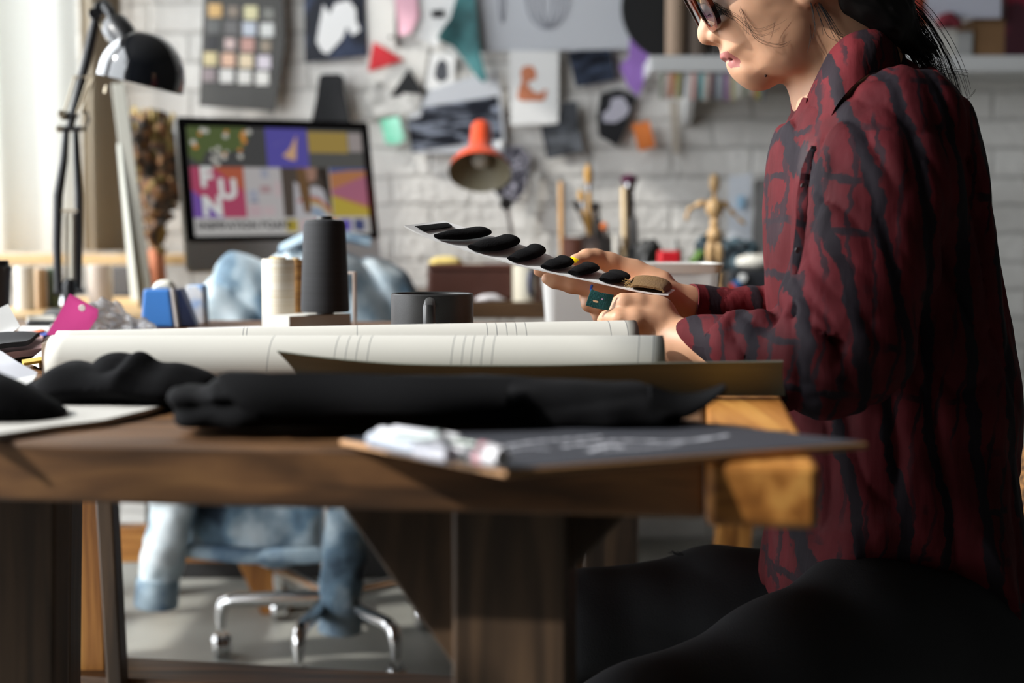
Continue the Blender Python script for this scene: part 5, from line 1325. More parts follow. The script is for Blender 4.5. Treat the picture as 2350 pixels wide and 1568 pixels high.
M['marker_w'] = mat('marker_white', (212, 212, 218), .35); M['marker_g'] = mat('marker_grey', (156, 162, 174), .35)
def marker(lab, p0, p1, r, z, cap, m, clip=False):
    a, b_ = T(*p0, z + r), T(*p1, z + r)
    t = thing('marker_pen', lab, 'marker', a); d = (b_ - a).normalized(); L_ = (b_ - a).length
    lathe('barrel', [(0, 0), (r * .7, 0), (r, .004), (r, L_ * .62), (r * .96, L_ * .62)] + [(0, L_ * .62)], a, m, t, axis=d, seg=24)
    lathe('cap', [(0, L_ * .625), (r * 1.08, L_ * .625), (r * 1.08, L_ * .9), (r * .9, L_ - .002), (0, L_)], a, flat(cap, .35), t, axis=d, seg=24)
    return t, a, b_, d
t, a, b_, d = marker('white marker with pink band lying across the drawing board', (868, 1000), (1158, 1052), .0068, Zb, (224, 222, 226), M['marker_w'])
lathe('band', [(.0075, .001), (.0078, .0012), (.0078, .008), (.0075, .0082)], a + d * ((b_ - a).length * .82), flat((220, 160, 170), .4), t, axis=d, seg=24)
t, a, b_, d = marker('pale grey marker lying nearer the board edge under the white one', (850, 1008), (1040, 1046), .006, Zb, (190, 190, 200), M['marker_g'])
t, a, b_, d = marker('slim white marker at the back of the marker group', (900, 992), (1060, 1018), .0055, Zb, (226, 226, 230), M['marker_w'])
t = thing('pen_clip', 'bent silver grey metal clip resting on the markers', 'clip', T(1000, 985, Zb + .02))
tube('clip_wire', [T(908, 1000, Zb + .0155), T(975, 1006, Zb + .0165), T(1005, 999, Zb + .020), T(1030, 1012, Zb + .0155), T(1095, 1023, Zb + .014)], [.0024, .0026, .003, .0026, .0024], mat('grey_metal', (140, 148, 144), .3, metal=.6), t, 10)
# ------------------------------------------------------------------ clutter at the end of the table
M['magenta'] = mat('magenta_felt', (152, 16, 94), .85, bump=.2, bscale=300)
mz = [(108, 768), (122, 742), (158, 676), (226, 712), (224, 730), (200, 765), (150, 775)]
pts = [P(a, b, 2.02 + (775 - b) * .0006) for a, b in mz]
o = prism('fabric_tag', pts, (0.0, .003, .001), M['magenta'], None, 3, lambda c: Vector((0, .012 * (sn(c.x * 20, c.z * 20, 3)), 0)))
tag(o, 'magenta felt tag with punched hole standing up in a plastic bag', 'fabric scrap')
oo = lathe('eyelet', [(0, 0), (.0045, 0), (.005, .001), (.0045, .002), (0, .002)], P(189, 707, 2.035), flat((214, 206, 200), .4), o, axis=(0, -1, 0), seg=16)
blob('plastic_bag', 'crinkled clear plastic bag with dark trims beside the magenta tag', 'bag', [(128, 770), (146, 742), (200, 722), (222, 690), (244, 694), (270, 714), (296, 740), (340, 744), (358, 758), (300, 772), (200, 776)], 2.12, .05, .02, .004,
     mat('clear_film', (226, 226, 228), .12, trans=.75, ior=1.15, alpha=.75, bump=.8, bscale=90, bdist=.004), .010, 70, zcut=.7505, it=0)
slab('fabric_patch', 'crumpled grey and black trim inside the clear bag', 'fabric scrap', [(230, 752), (352, 758), (340, 764), (240, 764)], .7508, .006, ink('trim', (30, 30, 34), (190, 190, 196), 60), sub=2, amp=.003)
t = hexa('smartphone', [T(60, 752, .7505), T(148, 752, .7505), T(148, 744, .7505), T(60, 744, .7505)] + [T(60, 752, .7505) + EZ * .012, T(148, 752, .7505) + EZ * .012, T(148, 744, .7505) + EZ * .016, T(60, 744, .7505) + EZ * .016], mat('phone_black', (22, 26, 28), .15, coat=1), bev=.004)
tag(t, 'small shiny black device lying in front of the lamp', 'device')
slab('notepad', 'closed off-white notepad lying in front of the shiny black device', 'notepad', [(40, 768), (130, 768), (132, 756), (48, 756)], .7505, .005, M['paper_w'])
def tri(name, lab, pts3, m, cat='paper', th=.0008):
    o = prism(name, [Vector(p) for p in pts3], (0, .0005, th), m, None, 2, lambda c: Vector((0, 0, .004 * sn(c.x * 20, c.y * 20, 5))))
    return tag(o, lab, cat)
q = lambda px, py, Y: tuple(P(px, py, Y))
tri('folded_paper', 'white paper corner standing up behind the fabric scraps', [q(-30, 725, 1.85), q(18, 700, 1.9), q(46, 752, 1.85), q(-4, 790, 1.80), q(-40, 790, 1.80)], M['paper_w'])
slab('dusty_pink_cloth', 'dusty pink cloth piece spread on the table end', 'fabric scrap', [(-60, 820), (0, 800), (70, 785), (100, 795), (96, 822), (40, 832), (-40, 850)], .7505, .008, mat('dusty_pink', (164, 124, 120), .9, noise=.15, bump=.3), sub=3, amp=.005)
slab('black_scrap', 'black cloth scrap lying on the dusty pink cloth', 'fabric scrap', [(-60, 800), (10, 785), (60, 778), (92, 782), (60, 800), (0, 812), (-60, 825)], .764, .006, M['black_felt'], sub=3, amp=.005)
slab('blue_scrap', 'blue felt strip peeking out near the magenta tag', 'fabric scrap', [(56, 777), (100, 768), (118, 770), (100, 778), (60, 784)], .7565, .004, flat((58, 84, 168), .9))
slab('orange_scrap', 'orange felt strip lying behind the blue felt strip', 'fabric scrap', [(50, 772), (96, 760), (104, 764), (60, 776)], .759, .004, flat((224, 110, 66), .9))
tag(hexa('wood_block', [Vector(q(95, 830, 1.52)), Vector(q(128, 832, 1.50)), Vector(q(140, 826, 1.60)), Vector(q(108, 822, 1.62)), Vector(q(95, 787, 1.52)), Vector(q(128, 787, 1.50)), Vector(q(140, 782, 1.60)), Vector(q(108, 780, 1.62))], flat((96, 76, 56), .7), bev=.001), 'small dark wooden block under the end of the paper roll', 'wood block')
for v in bpy.data.objects['wood_block'].data.vertices:
    if v.co.z < .775: v.co.z = .7505
slab('paper_pile', 'loose white paper offcuts lying by the end of the roll', 'paper', [(60, 845), (110, 815), (150, 820), (150, 845), (90, 858)], .7505, .006, M['paper_w'], sub=2, amp=.004)
slab('yellow_pencil', 'yellow wooden ruler lying on the paper offcuts', 'ruler', [(50, 832), (118, 822), (118, 830), (54, 840)], .765, .003, flat((206, 170, 50), .5))
tri('curled_paper', 'long curled white paper strip sweeping over the cloth scraps', [q(-40, 830, 1.42), q(0, 808, 1.44), q(40, 832, 1.42), q(86, 856, 1.40), q(60, 884, 1.36), q(20, 866, 1.37), q(-40, 850, 1.38)], mat('cool_paper', (198, 200, 208), .8))
tri('curled_paper', 'bright white paper edge under the curled strip', [q(-40, 852, 1.36), q(30, 872, 1.35), q(84, 862, 1.36), q(60, 896, 1.33), q(0, 886, 1.33), q(-40, 880, 1.33)], M['paper_w'])
# ------------------------------------------------------------------ person
YB = 1.68
person = thing('person', 'seated person in dark red and black shirt and glasses holding a swatch card', 'person', (P(2150, 1500, YB).x, YB, 0.40))
K = YB / F                       # metres per pixel at the body's mid plane
M['skin'] = mat('skin', (206, 158, 126), 0.5, sss=0.25, noise=.05, nscale=30, bump=.08, bscale=900, bdist=.0004)
M['lip'] = mat('lips', (170, 104, 98), 0.4, sss=.2, bump=.1, bscale=500, bdist=.0004)
M['nail'] = mat('yellow_nail_polish', (236, 206, 20), 0.2, coat=.6)
M['mole'] = mat('mole', (70, 44, 36), 0.6)
g = Grid((P(1225, 700, 1.56).x, 1.40, P(1500, 1200, 1.6).z), (P(2230, 400, 1.7).x, 2.0, P(1500, -275, 1.68).z), .0022)
def Q3(px, py, Y=YB): return np.array(P(px, py, Y))
# head: face plate by its profile, then cranium, jaw, nose, lips, ear
prof = [(1618, -60), (1617, -20), (1625, 15), (1636, 52), (1645, 84), (1651, 105), (1653, 116), (1655, 128), (1666, 139), (1680, 148), (1692, 158), (1700, 164), (1704, 172), (1711, 186), (1728, 195), (1752, 198), (1779, 193), (1815, 181), (1850, 160), (1880, 120), (1905, 60), (1960, 10), (1985, -60), (1965, -150), (1900, -225), (1800, -250), (1700, -220), (1645, -140)]
poly = pxpoly(prof, YB, 3)
def headW(x, z):
    py = 545 + (CAMZ - z) / K            # approx pixel row
    w = np.interp(py, [-260, -120, -20, 60, 120, 165, 205], [.062, .076, .074, .066, .056, .044, .034])
    px_ = 1175 + x / K
    return w
g.inflate(poly, lambda x, z: np.full(x.shape, YB), headW, .062, 0, 2.3)
g.ell(Q3(1812, -90), (.098, .077, .088), None, .02)
# cheek bone and jaw muscle, both sides
for s_ in (-1, 1):
    g.ell(Q3(1712, 40) + [0, s_ * .038, 0], (.030, .020, .022), None, .02)
    g.ell(Q3(1800, 110) + [0, s_ * .042, 0], (.034, .018, .032), None, .025)
# chin
g.ell(Q3(1738, 172), (.019, .020, .015), None, .012)
# nose: bridge, tip, wings
g.cap(Q3(1628, -14), Q3(1622, 66), .0065, .0085, .012)
g.ell(Q3(1619, 79), (.0092, .0100, .0100), None, .008)
g.cap(Q3(1622, 88), Q3(1650, 92), .0072, .0060, .006)
for s_ in (-1, 1):
    g.ell(Q3(1641, 86) + [0, s_ * .0118, 0], (.0098, .0058, .0085), None, .0045)
    g.ell(Q3(1630, 103) + [0, s_ * .006, 0], (.0042, .0026, .0028), None, .002, 's')
# lips: two soft rolls bent around the teeth
def lip(c0, c1, r, dx, w):
    pts = []
    for k in range(-4, 5):
        t = k / 4
        p = Q3(*c0) * (1 - t * t) + Q3(*c1) * (t * t); p[1] += t * w
        pts.append((p, r * (1 - .55 * t * t)))
    g.chain(pts, .0022)
lip((1665, 129), (1693, 136), .0062, 0, .021)
lip((1681, 147), (1695, 139), .0064, 0, .019)
g.ell(Q3(1716, 162), (.020, .024, .012), None, .010)
# crease between the lips
for k in range(-3, 4):
    t = k / 3; p = Q3(1660, 139) * (1 - t * t) + Q3(1694, 137) * (t * t); p[1] += t * .019
    g.ell(p, (.0032, .0045, .0009), None, .0012, 's')
# closed eye lids and brow ridge
for s_ in (-1, 1):
    g.ell(Q3(1648, 14) + [0, s_ * .030, 0], (.0125, .0155, .0100), None, .005)
    g.cap(Q3(1632, -30) + [0, s_ * .018, 0], Q3(1662, -34) + [0, s_ * .046, 0], .006, .005, .012)
    # ear
    g.ell(Q3(1832, -22) + [0, s_ * .074, 0], (.017, .007, .030), [[.95, 0, .3], [0, 1, 0], [-.3, 0, .95]], .004)
    g.ell(Q3(1829, 16) + [0, s_ * .072, 0], (.0080, .0050, .0105), None, .005)
    g.ell(Q3(1828, -26) + [0, s_ * .083, 0], (.009, .005, .018), [[.95, 0, .3], [0, 1, 0], [-.3, 0, .95]], .003, 's')
# neck and shoulders' core
g.chain([(Q3(1925, -10), .056), (Q3(1936, 110), .053), (Q3(1962, 240), .062), (Q3(2010, 330), .075)], .03)
g.cap(Q3(1880, 160), Q3(1910, 270), .020, .025, .015)
g.ell(Q3(2020, 560), (.085, .125, .16), None, .05)
g.ell(Q3(2040, 880), (.085, .125, .16), None, .06)
g.cap(Q3(2055, 330, 1.58), Q3(2055, 330, 1.78), .05, .05, .05)
# near arm (hidden by the sleeve down to the forearm)
near_wrist = Q3(1550, 783, 1.585)
g.chain([(Q3(2060, 330, 1.56), .046), (Q3(1990, 650, 1.50), .042), (Q3(1915, 815, 1.475), .038)], .02)
g.chain([(Q3(1915, 815, 1.475), .038), (Q3(1800, 812, 1.50), .036), (Q3(1680, 804, 1.537), .0295), (Q3(1600, 792, 1.567), .0255), (near_wrist, .0235), (Q3(1500, 748, 1.598), .0235)], .012)
# near hand: back of hand, thumb and curled fingers pinching the tag
HN = 1.615
g.ell(Q3(1484, 728, 1.596), (.033, .019, .0235), [[.93, 0, -.36], [0, 1, 0], [.36, 0, .93]], .014)
g.chain([(Q3(1498, 712, 1.598), .0125), (Q3(1462, 700, 1.592), .0125), (Q3(1430, 697, 1.588), .0108), (Q3(1413, 704, 1.592), .0092)], .006)
g.chain([(Q3(1413, 704, 1.592), .0092), (Q3(1408, 716, 1.606), .0080), (Q3(1424, 722, 1.614), .0074)], .003)
g.chain([(Q3(1505, 742, 1.585), .0165), (Q3(1456, 734, 1.577), .0130), (Q3(1420, 730, 1.576), .0100), (Q3(1393, 731, 1.586), .0086), (Q3(1383, 736, 1.594), .0070)], .004)
for k, (px, py, Yk, rr) in enumerate(((1400, 742, 1.612, .0088), (1410, 762, 1.618, .0088), (1426, 782, 1.620, .0080))):
    g.chain([(Q3(1492, 738 + 9 * k, 1.612 + .004 * k), .011), (Q3(px + 30, py - 6, Yk - .004), rr + .001), (Q3(px, py, Yk), rr), (Q3(px + 6, py + 18, Yk + .012), rr - .001), (Q3(px + 34, py + 16, Yk + .018), rr - .0015)], .003)
# far arm and hand, palm up under the card
g.chain([(Q3(2050, 330, 1.80), .046), (Q3(1960, 600, 1.84), .042), (Q3(1890, 745, 1.84), .036)], .02)
g.chain([(Q3(1890, 745, 1.84), .036), (Q3(1760, 732, 1.80), .036), (Q3(1650, 722, 1.765), .027), (Q3(1580, 704, 1.740), .0228), (Q3(1525, 682, 1.725), .0220)], .012)
g.ell(Q3(1462, 664, 1.700), (.034, .034, .0125), [[.94, 0, -.30], [0, 1, 0], [.34, 0, .94]], .014)
g.chain([(Q3(1515, 652, 1.735), .0175), (Q3(1452, 626, 1.742), .0160), (Q3(1400, 603, 1.735), .0118), (Q3(1366, 592, 1.728), .0105), (Q3(1346, 592, 1.722), .0098), (Q3(1322, 601, 1.714), .0082), (Q3(1312, 606, 1.710), .0066)], .006)
g.chain([(Q3(1425, 668, 1.672), .0125), (Q3(1360, 663, 1.662), .0105), (Q3(1312, 655, 1.658), .0096), (Q3(1272, 646, 1.656), .0080), (Q3(1255, 640, 1.655), .0066)], .004)
g.chain([(Q3(1425, 664, 1.700), .0120), (Q3(1350, 650, 1.705), .0095), (Q3(1290, 637, 1.706), .0085), (Q3(1240, 622, 1.706), .0068), (Q3(1223, 617, 1.706), .0056)], .003)
g.chain([(Q3(1432, 672, 1.690), .0120), (Q3(1378, 676, 1.680), .0105), (Q3(1349, 681, 1.672), .0098), (Q3(1352, 699, 1.664), .0090), (Q3(1374, 707, 1.660), .0078)], .003)
g.chain([(Q3(1448, 682, 1.690), .0110), (Q3(1400, 702, 1.684), .0092), (Q3(1370, 712, 1.676), .0088), (Q3(1376, 728, 1.666), .0080), (Q3(1398, 732, 1.660), .0068)], .003)
g.disp(lambda x, y, z: .0006 * (vnoise(x * 90, y * 90, z * 90) - .5), .01)
V, Q = g.mesh(); V, Q = keep_main(V, Q); V = relax(V, Q, 2, .4)
cen = V[Q].mean(1)
cpx = 1175 + cen[:, 0] / cen[:, 1] * F * 1.0
def near_px(x0, y0, rx, ry, Y):
    c = Q3(x0, y0, Y); k = Y / F
    return ((cen[:, 0] - c[0]) / (rx * k)) ** 2 + ((cen[:, 2] - c[2]) / (ry * k)) ** 2 < 1
mi = np.zeros(len(Q), int)
lipm = (near_px(1666, 132, 30, 9, YB) | near_px(1684, 148, 16, 12, YB)) & (np.abs(cen[:, 1] - YB) < .024) & (cen[:, 0] < Q3(1692, 137)[0])
mi[lipm] = 1
mi[near_px(1313, 597, 13, 7, 1.71) & (cen[:, 1] < 1.712)] = 2
body_obj = mk('body', V, Q, [M['skin'], M['lip'], M['nail'], M['mole']], person, True, mi)
headg = g
def face_pt(px, py):
    y = YB
    for _ in range(4):
        p = P(px, py, y); y2 = headg.surf_y(p.x, p.z)
        if y2 is None: return P(px, py, y)
        y = y2
    return P(px, py, y)
for a, b_, r_ in ((1757, 174, .0017), (1804, 123, .0013), (1720, 108, .0008)):
    lathe('mole', [(0, -r_)] + [(r_ * math.sin(t), -r_ * math.cos(t)) for t in [PI * q / 6 for q in range(1, 6)]] + [(0, r_)], face_pt(a, b_) + Vector((0, -.0003, 0)), M['mole'], body_obj, seg=12)
# eyelashes and brows
M['hairm'] = mat('black_hair', (20, 18, 18), 0.55, spec=.35)
def strands(name, lines, r, parent, m=None):
    cu = bpy.data.curves.new(name, 'CURVE'); cu.dimensions = '3D'; cu.bevel_depth = r; cu.bevel_resolution = 1; cu.use_fill_caps = False
    for pts in lines:
        sp = cu.splines.new('POLY'); sp.points.add(len(pts) - 1)
        for k, p in enumerate(pts): sp.points[k].co = (p[0], p[1], p[2], 1); sp.points[k].radius = 1 - .6 * k / len(pts)
    cu.materials.append(m or M['hairm'])
    tmp = bpy.data.objects.new(name, cu); scene.collection.objects.link(tmp)
    bpy.context.view_layer.update()
    me = bpy.data.meshes.new_from_object(tmp.evaluated_get(bpy.context.evaluated_depsgraph_get())); bpy.data.objects.remove(tmp)
    me.materials.clear(); me.materials.append(m or M['hairm'])
    o = bpy.data.objects.new(name, me)
    return _link(o, parent)
def ysurf(px, py, off=0.0, far=False, gr=None):
    gr = gr or headg
    p = P(px, py, YB); y = gr.surf_y(p.x, p.z)
    if y is None: return None
    # refine for perspective
    for _ in range(2):
        p = P(px, py, y); y2 = gr.surf_y(p.x, p.z)
        if y2 is None: break
        y = y2
    return P(px, py, y + off)
rng = random.Random(9)
lines = []
for k in range(34):
    t = k / 33; a = P(1634 + 22 * t, 22 - 2 * t + 4 * math.sin(t * 3), YB - .026 - .018 * t)
    lines.append([a, P(1630 + 24 * t + rng.uniform(-3, 3), 30 + 3 * t, YB - .030 - .020 * t), P(1626 + 28 * t + rng.uniform(-4, 4), 36 + rng.uniform(-2, 3), YB - .034 - .020 * t)])
strands('eyelashes', lines, .00045, body_obj)
lines = []
for k in range(60):
    t = rng.random(); x = 1622 + 50 * t; y = -42 - 8 * math.sin(t * 2.6) + rng.uniform(-4, 4)
    lines.append([P(x, y, YB - .014 - .036 * t), P(x + 8, y - 4, YB - .020 - .038 * t)])
strands('eyebrow', lines, .0005, body_obj)

# ------------------------------------------------------------------ hair
gh = Grid((P(1690, 0, 1.7).x - .06, 1.54, P(0, 330, 1.68).z), (P(2260, 0, 1.7).x, 1.82, P(0, -290, 1.68).z), .003)
gh.ell(Q3(1826, -108), (.108, .088, .094), None, .01)
gh.ell(Q3(1905, -40), (.075, .078, .065), None, .03)
gh.ell(Q3(1968, 0), (.050, .060, .046), None, .02)
gh.ell(Q3(2006, 46), (.044, .066, .048), None, .02)
gh.ell(Q3(1960, 20), (.040, .068, .036), None, .02)
gh.ell(Q3(1716, 40), (.062, .2, .085), None, .012, 's')      # face opening
gh.ell(Q3(1800, 60), (.052, .2, .062), None, .010, 's')
gh.chain([(Q3(1975, -40), .034), (Q3(2020, 10, 1.675), .030), (Q3(2062, 70, 1.67), .020), (Q3(2105, 108, 1.665), .010), (Q3(2138, 112, 1.66), .006)], .012)
gh.disp(lambda x, y, z: .004 * (vnoise((x + z) * 160, y * 160, (z - x) * 14) - .5), .02)
V, Q = gh.mesh(); V, Q = keep_main(V, Q); V = relax(V, Q, 1)
hair = mk('hair', V, Q, M['hairm'], person)
rng = random.Random(4)
lines = []
def wisp(pts, jitter, n, dy=0.02, yb=YB):
    for _ in range(n):
        ox, oy, od = rng.gauss(0, jitter), rng.gauss(0, jitter), rng.uniform(-dy, dy)
        sp_ = rng.uniform(.6, 1.5)
        pp = [(p[0] + ox * (.4 + sp_ * k / len(pts)), p[1] + oy * (.5 + .8 * k / len(pts)), yb + od) for k, p in enumerate(pts)]
        cut = rng.uniform(.6, 1.0)
        lines.append([P(*pl(pp, cut * k / 14)) for k in range(15)])
wisp([(1985, -30), (2030, 20), (2085, 90), (2130, 165), (2150, 200)], 12, 120, .03)
wisp([(2000, -20), (2060, 30), (2110, 80), (2140, 120), (2150, 135)], 9, 110, .03)
wisp([(2020, -30), (2100, 20), (2150, 90), (2185, 170), (2200, 240), (2205, 290)], 16, 36, .03)
wisp([(2040, 60), (2090, 110), (2130, 150), (2160, 175)], 10, 60, .02)
wisp([(2130, 150), (2170, 162), (2222, 168), (2215, 176)], 5, 3, .01)
wisp([(2170, 190), (2195, 225), (2212, 232), (2240, 200)], 5, 2, .01)
wisp([(1930, -20), (1960, 20), (2010, 60), (2060, 100)], 14, 60, .05)
wisp([(1880, 10), (1905, 50), (1930, 90), (1975, 110)], 10, 26, .02, YB - .058)
wisp([(1850, -20), (1862, 20), (1868, 70), (1862, 110)], 8, 8, .01, YB - .068)
strands('loose_strands', lines, .00042, hair)
lines = []
# fringe wisps over the cheek
wisp([(1690, -30), (1722, 8), (1745, 30), (1752, 42)], 3, 26, .004, YB - .060)
wisp([(1640, 10), (1668, 30), (1700, 45), (1718, 55)], 6, 22, .004, YB - .053)
wisp([(1650, 22), (1690, 40), (1740, 78), (1790, 62), (1810, 50)], 6, 6, .004, YB - .066)
wisp([(1720, 60), (1742, 92), (1790, 106), (1830, 90)], 6, 5, .004, YB - .068)
wisp([(1640, 5), (1600, 15), (1560, 22), (1535, 10)], 3, 1, .004, YB - .05)
wisp([(1700, 20), (1714, 60), (1716, 90)], 6, 6, .004, YB - .062)
strands('fringe_strands', lines, .00018, hair)

# ------------------------------------------------------------------ glasses
M['tort'] = ramp_mat('tortoiseshell', [(.42, (22, 14, 12)), (.6, (96, 40, 24))], 40, rough=.15, bump=0)
M['lens'] = mat('lens_glass', (240, 244, 246), .02, trans=1.0, ior=1.3)
gl = thing('glasses', 'dark tortoiseshell glasses with large frames on the lowered face', 'glasses', P(1610, 20, YB))
top_p, bot_p = P(1572, -34, YB), P(1632, 76, YB)
gd = (bot_p - top_p); gH = gd.length; gd.normalize(); gnv = Vector((-gd.z, 0, gd.x))
if gnv.x > 0: gnv = -gnv       # pointing away from the face
for s_ in (-1, 1):
    pts = []
    for k in range(33):
        t = 2 * PI * k / 32; cs, sn_ = math.cos(t), math.sin(t)
        e = .62
        a_ = math.copysign(abs(cs) ** e, cs); b_ = math.copysign(abs(sn_) ** e, sn_)
        yy = s_ * (.034 + .026 * a_)
        pts.append(top_p.lerp(bot_p, .5 + .48 * b_) + Vector((0, yy, 0)) - gnv * (.004 * (abs(yy) / .06) ** 2))
    # rectangular-section rim
    V, Fc = [], []
    c0 = sum(pts[:-1], Vector()) / 32
    for k in range(32):
        p = pts[k]; out_ = (p - c0).normalized()
        for a_, b_ in ((.0030, .0026), (.0030, -.0026), (-.0026, -.0026), (-.0026, .0026)): V.append(p + out_ * a_ + gnv * b_)
    for k in range(32):
        n_ = (k + 1) % 32
        for q_ in range(4): Fc.append((k * 4 + q_, n_ * 4 + q_, n_ * 4 + (q_ + 1) % 4, k * 4 + (q_ + 1) % 4))
    rim_ = mk('rim', V, Fc, M['tort'], gl); autosmooth(rim_, 50)
    lp = [c0 + (p - c0) * .97 for p in pts[:-1]]
    bm = bmesh.new(); f = bm.faces.new([bm.verts.new(p) for p in lp]); r_ = bmesh.ops.extrude_face_region(bm, geom=[f])
    for v in r_['geom']:
        if isinstance(v, bmesh.types.BMVert): v.co += gnv * .001
    mkbm('lens', bm, M['lens'], gl)
    hinge = top_p.lerp(bot_p, .16) + Vector((0, s_ * .062, 0)) - gnv * .005
    tube('temple_arm', [hinge, P(1680, -46, YB + s_ * .071), P(1790, -50, YB + s_ * .080), P(1826, -54, YB + s_ * .084), P(1852, -20, YB + s_ * .086)], [.0036, .0030, .0026, .0026, .0022], M['tort'], gl, 10)
tube('bridge', [top_p.lerp(bot_p, .3) + Vector((0, -.009, 0)), top_p.lerp(bot_p, .27) + gnv * .002, top_p.lerp(bot_p, .3) + Vector((0, .009, 0))], .0026, M['tort'], gl, 10)

# ------------------------------------------------------------------ shirt
def shirt_mat():
    m = bpy.data.materials.new('red_black_shirt'); m.use_nodes = True
    t = NT(m); b = t.n['Principled BSDF']; b.inputs['Roughness'].default_value = .75; b.inputs['Specular IOR Level'].default_value = .15
    tc = t.add('ShaderNodeTexCoord')
    geo = tc.outputs['Object']
    n1 = t.add('ShaderNodeTexNoise'); n1.inputs['Scale'].default_value = 7; n1.inputs['Detail'].default_value = 4; t.link(geo, n1.inputs['Vector'])
    n2 = t.add('ShaderNodeTexNoise'); n2.inputs['Scale'].default_value = 70; n2.inputs['Detail'].default_value = 5; t.link(geo, n2.inputs['Vector'])
    m1 = t.add('ShaderNodeMixRGB', blend_type='LINEAR_LIGHT'); m1.inputs['Fac'].default_value = .022; t.link(geo, m1.inputs['Color1']); t.link(n1.outputs['Color'], m1.inputs['Color2'])
    m2 = t.add('ShaderNodeMixRGB', blend_type='LINEAR_LIGHT'); m2.inputs['Fac'].default_value = .006; t.link(m1.outputs[0], m2.inputs['Color1']); t.link(n2.outputs['Color'], m2.inputs['Color2'])
    def bands(rot, scale, p0, p1, fac, off=0.0):
        mp = t.add('ShaderNodeMapping'); mp.inputs['Rotation'].default_value = rot; mp.inputs['Location'].default_value = (off, 0, 0); t.link(m2.outputs[0], mp.inputs['Vector'])
        w = t.add('ShaderNodeTexWave', wave_type='BANDS', bands_direction='X'); w.inputs['Scale'].default_value = scale; w.inputs['Distortion'].default_value = 1.1; w.inputs['Detail'].default_value = 2; w.inputs['Detail Scale'].default_value = 1.2
        t.link(mp.outputs[0], w.inputs['Vector'])
        r = t.add('ShaderNodeValToRGB'); r.color_ramp.elements[0].position = p0; r.color_ramp.elements[1].position = p1
        r.color_ramp.elements[0].color = (0, 0, 0, 1); r.color_ramp.elements[1].color = (fac, fac, fac, 1)
        t.link(w.outputs['Fac'], r.inputs[0]); return r.outputs[0]
    A = bands((0, math.radians(8), 0), 6.6, .80, .86, .95)
    B = bands((0, math.radians(-6), 0), 14.0, .90, .95, .8, .3)
    C = bands((0, math.radians(84), 0), 5.6, .93, .97, .9, .1)
    n5 = t.add('ShaderNodeTexNoise'); n5.inputs['Scale'].default_value = 1.0; n5.inputs['Detail'].default_value = 3
    mp5 = t.add('ShaderNodeMapping'); mp5.inputs['Scale'].default_value = (16, 10, 5); t.link(geo, mp5.inputs['Vector']); t.link(mp5.outputs[0], n5.inputs['Vector'])
    def brk(x, p0, p1):
        r = t.add('ShaderNodeValToRGB'); r.color_ramp.elements[0].position = p0; r.color_ramp.elements[1].position = p1; t.link(n5.outputs['Fac'], r.inputs[0])
        q = t.add('ShaderNodeMath', operation='MULTIPLY'); t.link(x, q.inputs[0]); t.link(r.outputs[0], q.inputs[1]); return q.outputs[0]
    C = brk(C, .50, .58); B = brk(B, .42, .50)
    mx = t.add('ShaderNodeMath', operation='MAXIMUM'); t.link(A, mx.inputs[0]); t.link(B, mx.inputs[1])
    mx2 = t.add('ShaderNodeMath', operation='MAXIMUM'); t.link(mx.outputs[0], mx2.inputs[0]); t.link(C, mx2.inputs[1])
    n3 = t.add('ShaderNodeTexNoise'); n3.inputs['Scale'].default_value = 11; n3.inputs['Detail'].default_value = 5; t.link(geo, n3.inputs['Vector'])
    rr_ = t.add('ShaderNodeValToRGB'); rr_.color_ramp.elements[0].position = .35; rr_.color_ramp.elements[0].color = rgb(76, 25, 29); rr_.color_ramp.elements[1].position = .66; rr_.color_ramp.elements[1].color = rgb(104, 35, 41)
    t.link(n3.outputs['Fac'], rr_.inputs[0])
    mix = t.add('ShaderNodeMixRGB'); t.link(mx2.outputs[0], mix.inputs['Fac']); t.link(rr_.outputs[0], mix.inputs['Color1']); mix.inputs['Color2'].default_value = rgb(34, 33, 39)
    # worn pale patches printed along a stripe
    n4 = t.add('ShaderNodeTexNoise'); n4.inputs['Scale'].default_value = 6.5; n4.inputs['Detail'].default_value = 7; t.link(geo, n4.inputs['Vector'])
    r4 = t.add('ShaderNodeValToRGB'); r4.color_ramp.elements[0].position = .64; r4.color_ramp.elements[0].color = (0, 0, 0, 1); r4.color_ramp.elements[1].position = .74; r4.color_ramp.elements[1].color = (.16, .16, .16, 1)
    t.link(n4.outputs['Fac'], r4.inputs[0])
    mix2 = t.add('ShaderNodeMixRGB'); t.link(r4.outputs[0], mix2.inputs['Fac']); t.link(mix.outputs[0], mix2.inputs['Color1']); mix2.inputs['Color2'].default_value = rgb(132, 116, 116)
    t.link(mix2.outputs[0], b.inputs['Base Color'])
    nb = t.add('ShaderNodeTexNoise'); nb.inputs['Scale'].default_value = 900; t.link(geo, nb.inputs['Vector'])
    nf = t.add('ShaderNodeTexNoise'); nf.inputs['Scale'].default_value = 1.0; nf.inputs['Detail'].default_value = 3
    mpf = t.add('ShaderNodeMapping'); mpf.inputs['Scale'].default_value = (42, 30, 9); mpf.inputs['Rotation'].default_value = (0, .12, 0); t.link(geo, mpf.inputs['Vector']); t.link(mpf.outputs[0], nf.inputs['Vector'])
    b1 = t.add('ShaderNodeBump'); b1.inputs['Strength'].default_value = .5; b1.inputs['Distance'].default_value = .006; t.link(nf.outputs['Fac'], b1.inputs['Height'])
    b2 = t.add('ShaderNodeBump'); b2.inputs['Strength'].default_value = .15; b2.inputs['Distance'].default_value = .0006; t.link(nb.outputs['Fac'], b2.inputs['Height']); t.link(b1.outputs[0], b2.inputs['Normal'])
    t.link(b2.outputs[0], b.inputs['Normal'])
    return m
M['shirt'] = shirt_mat()
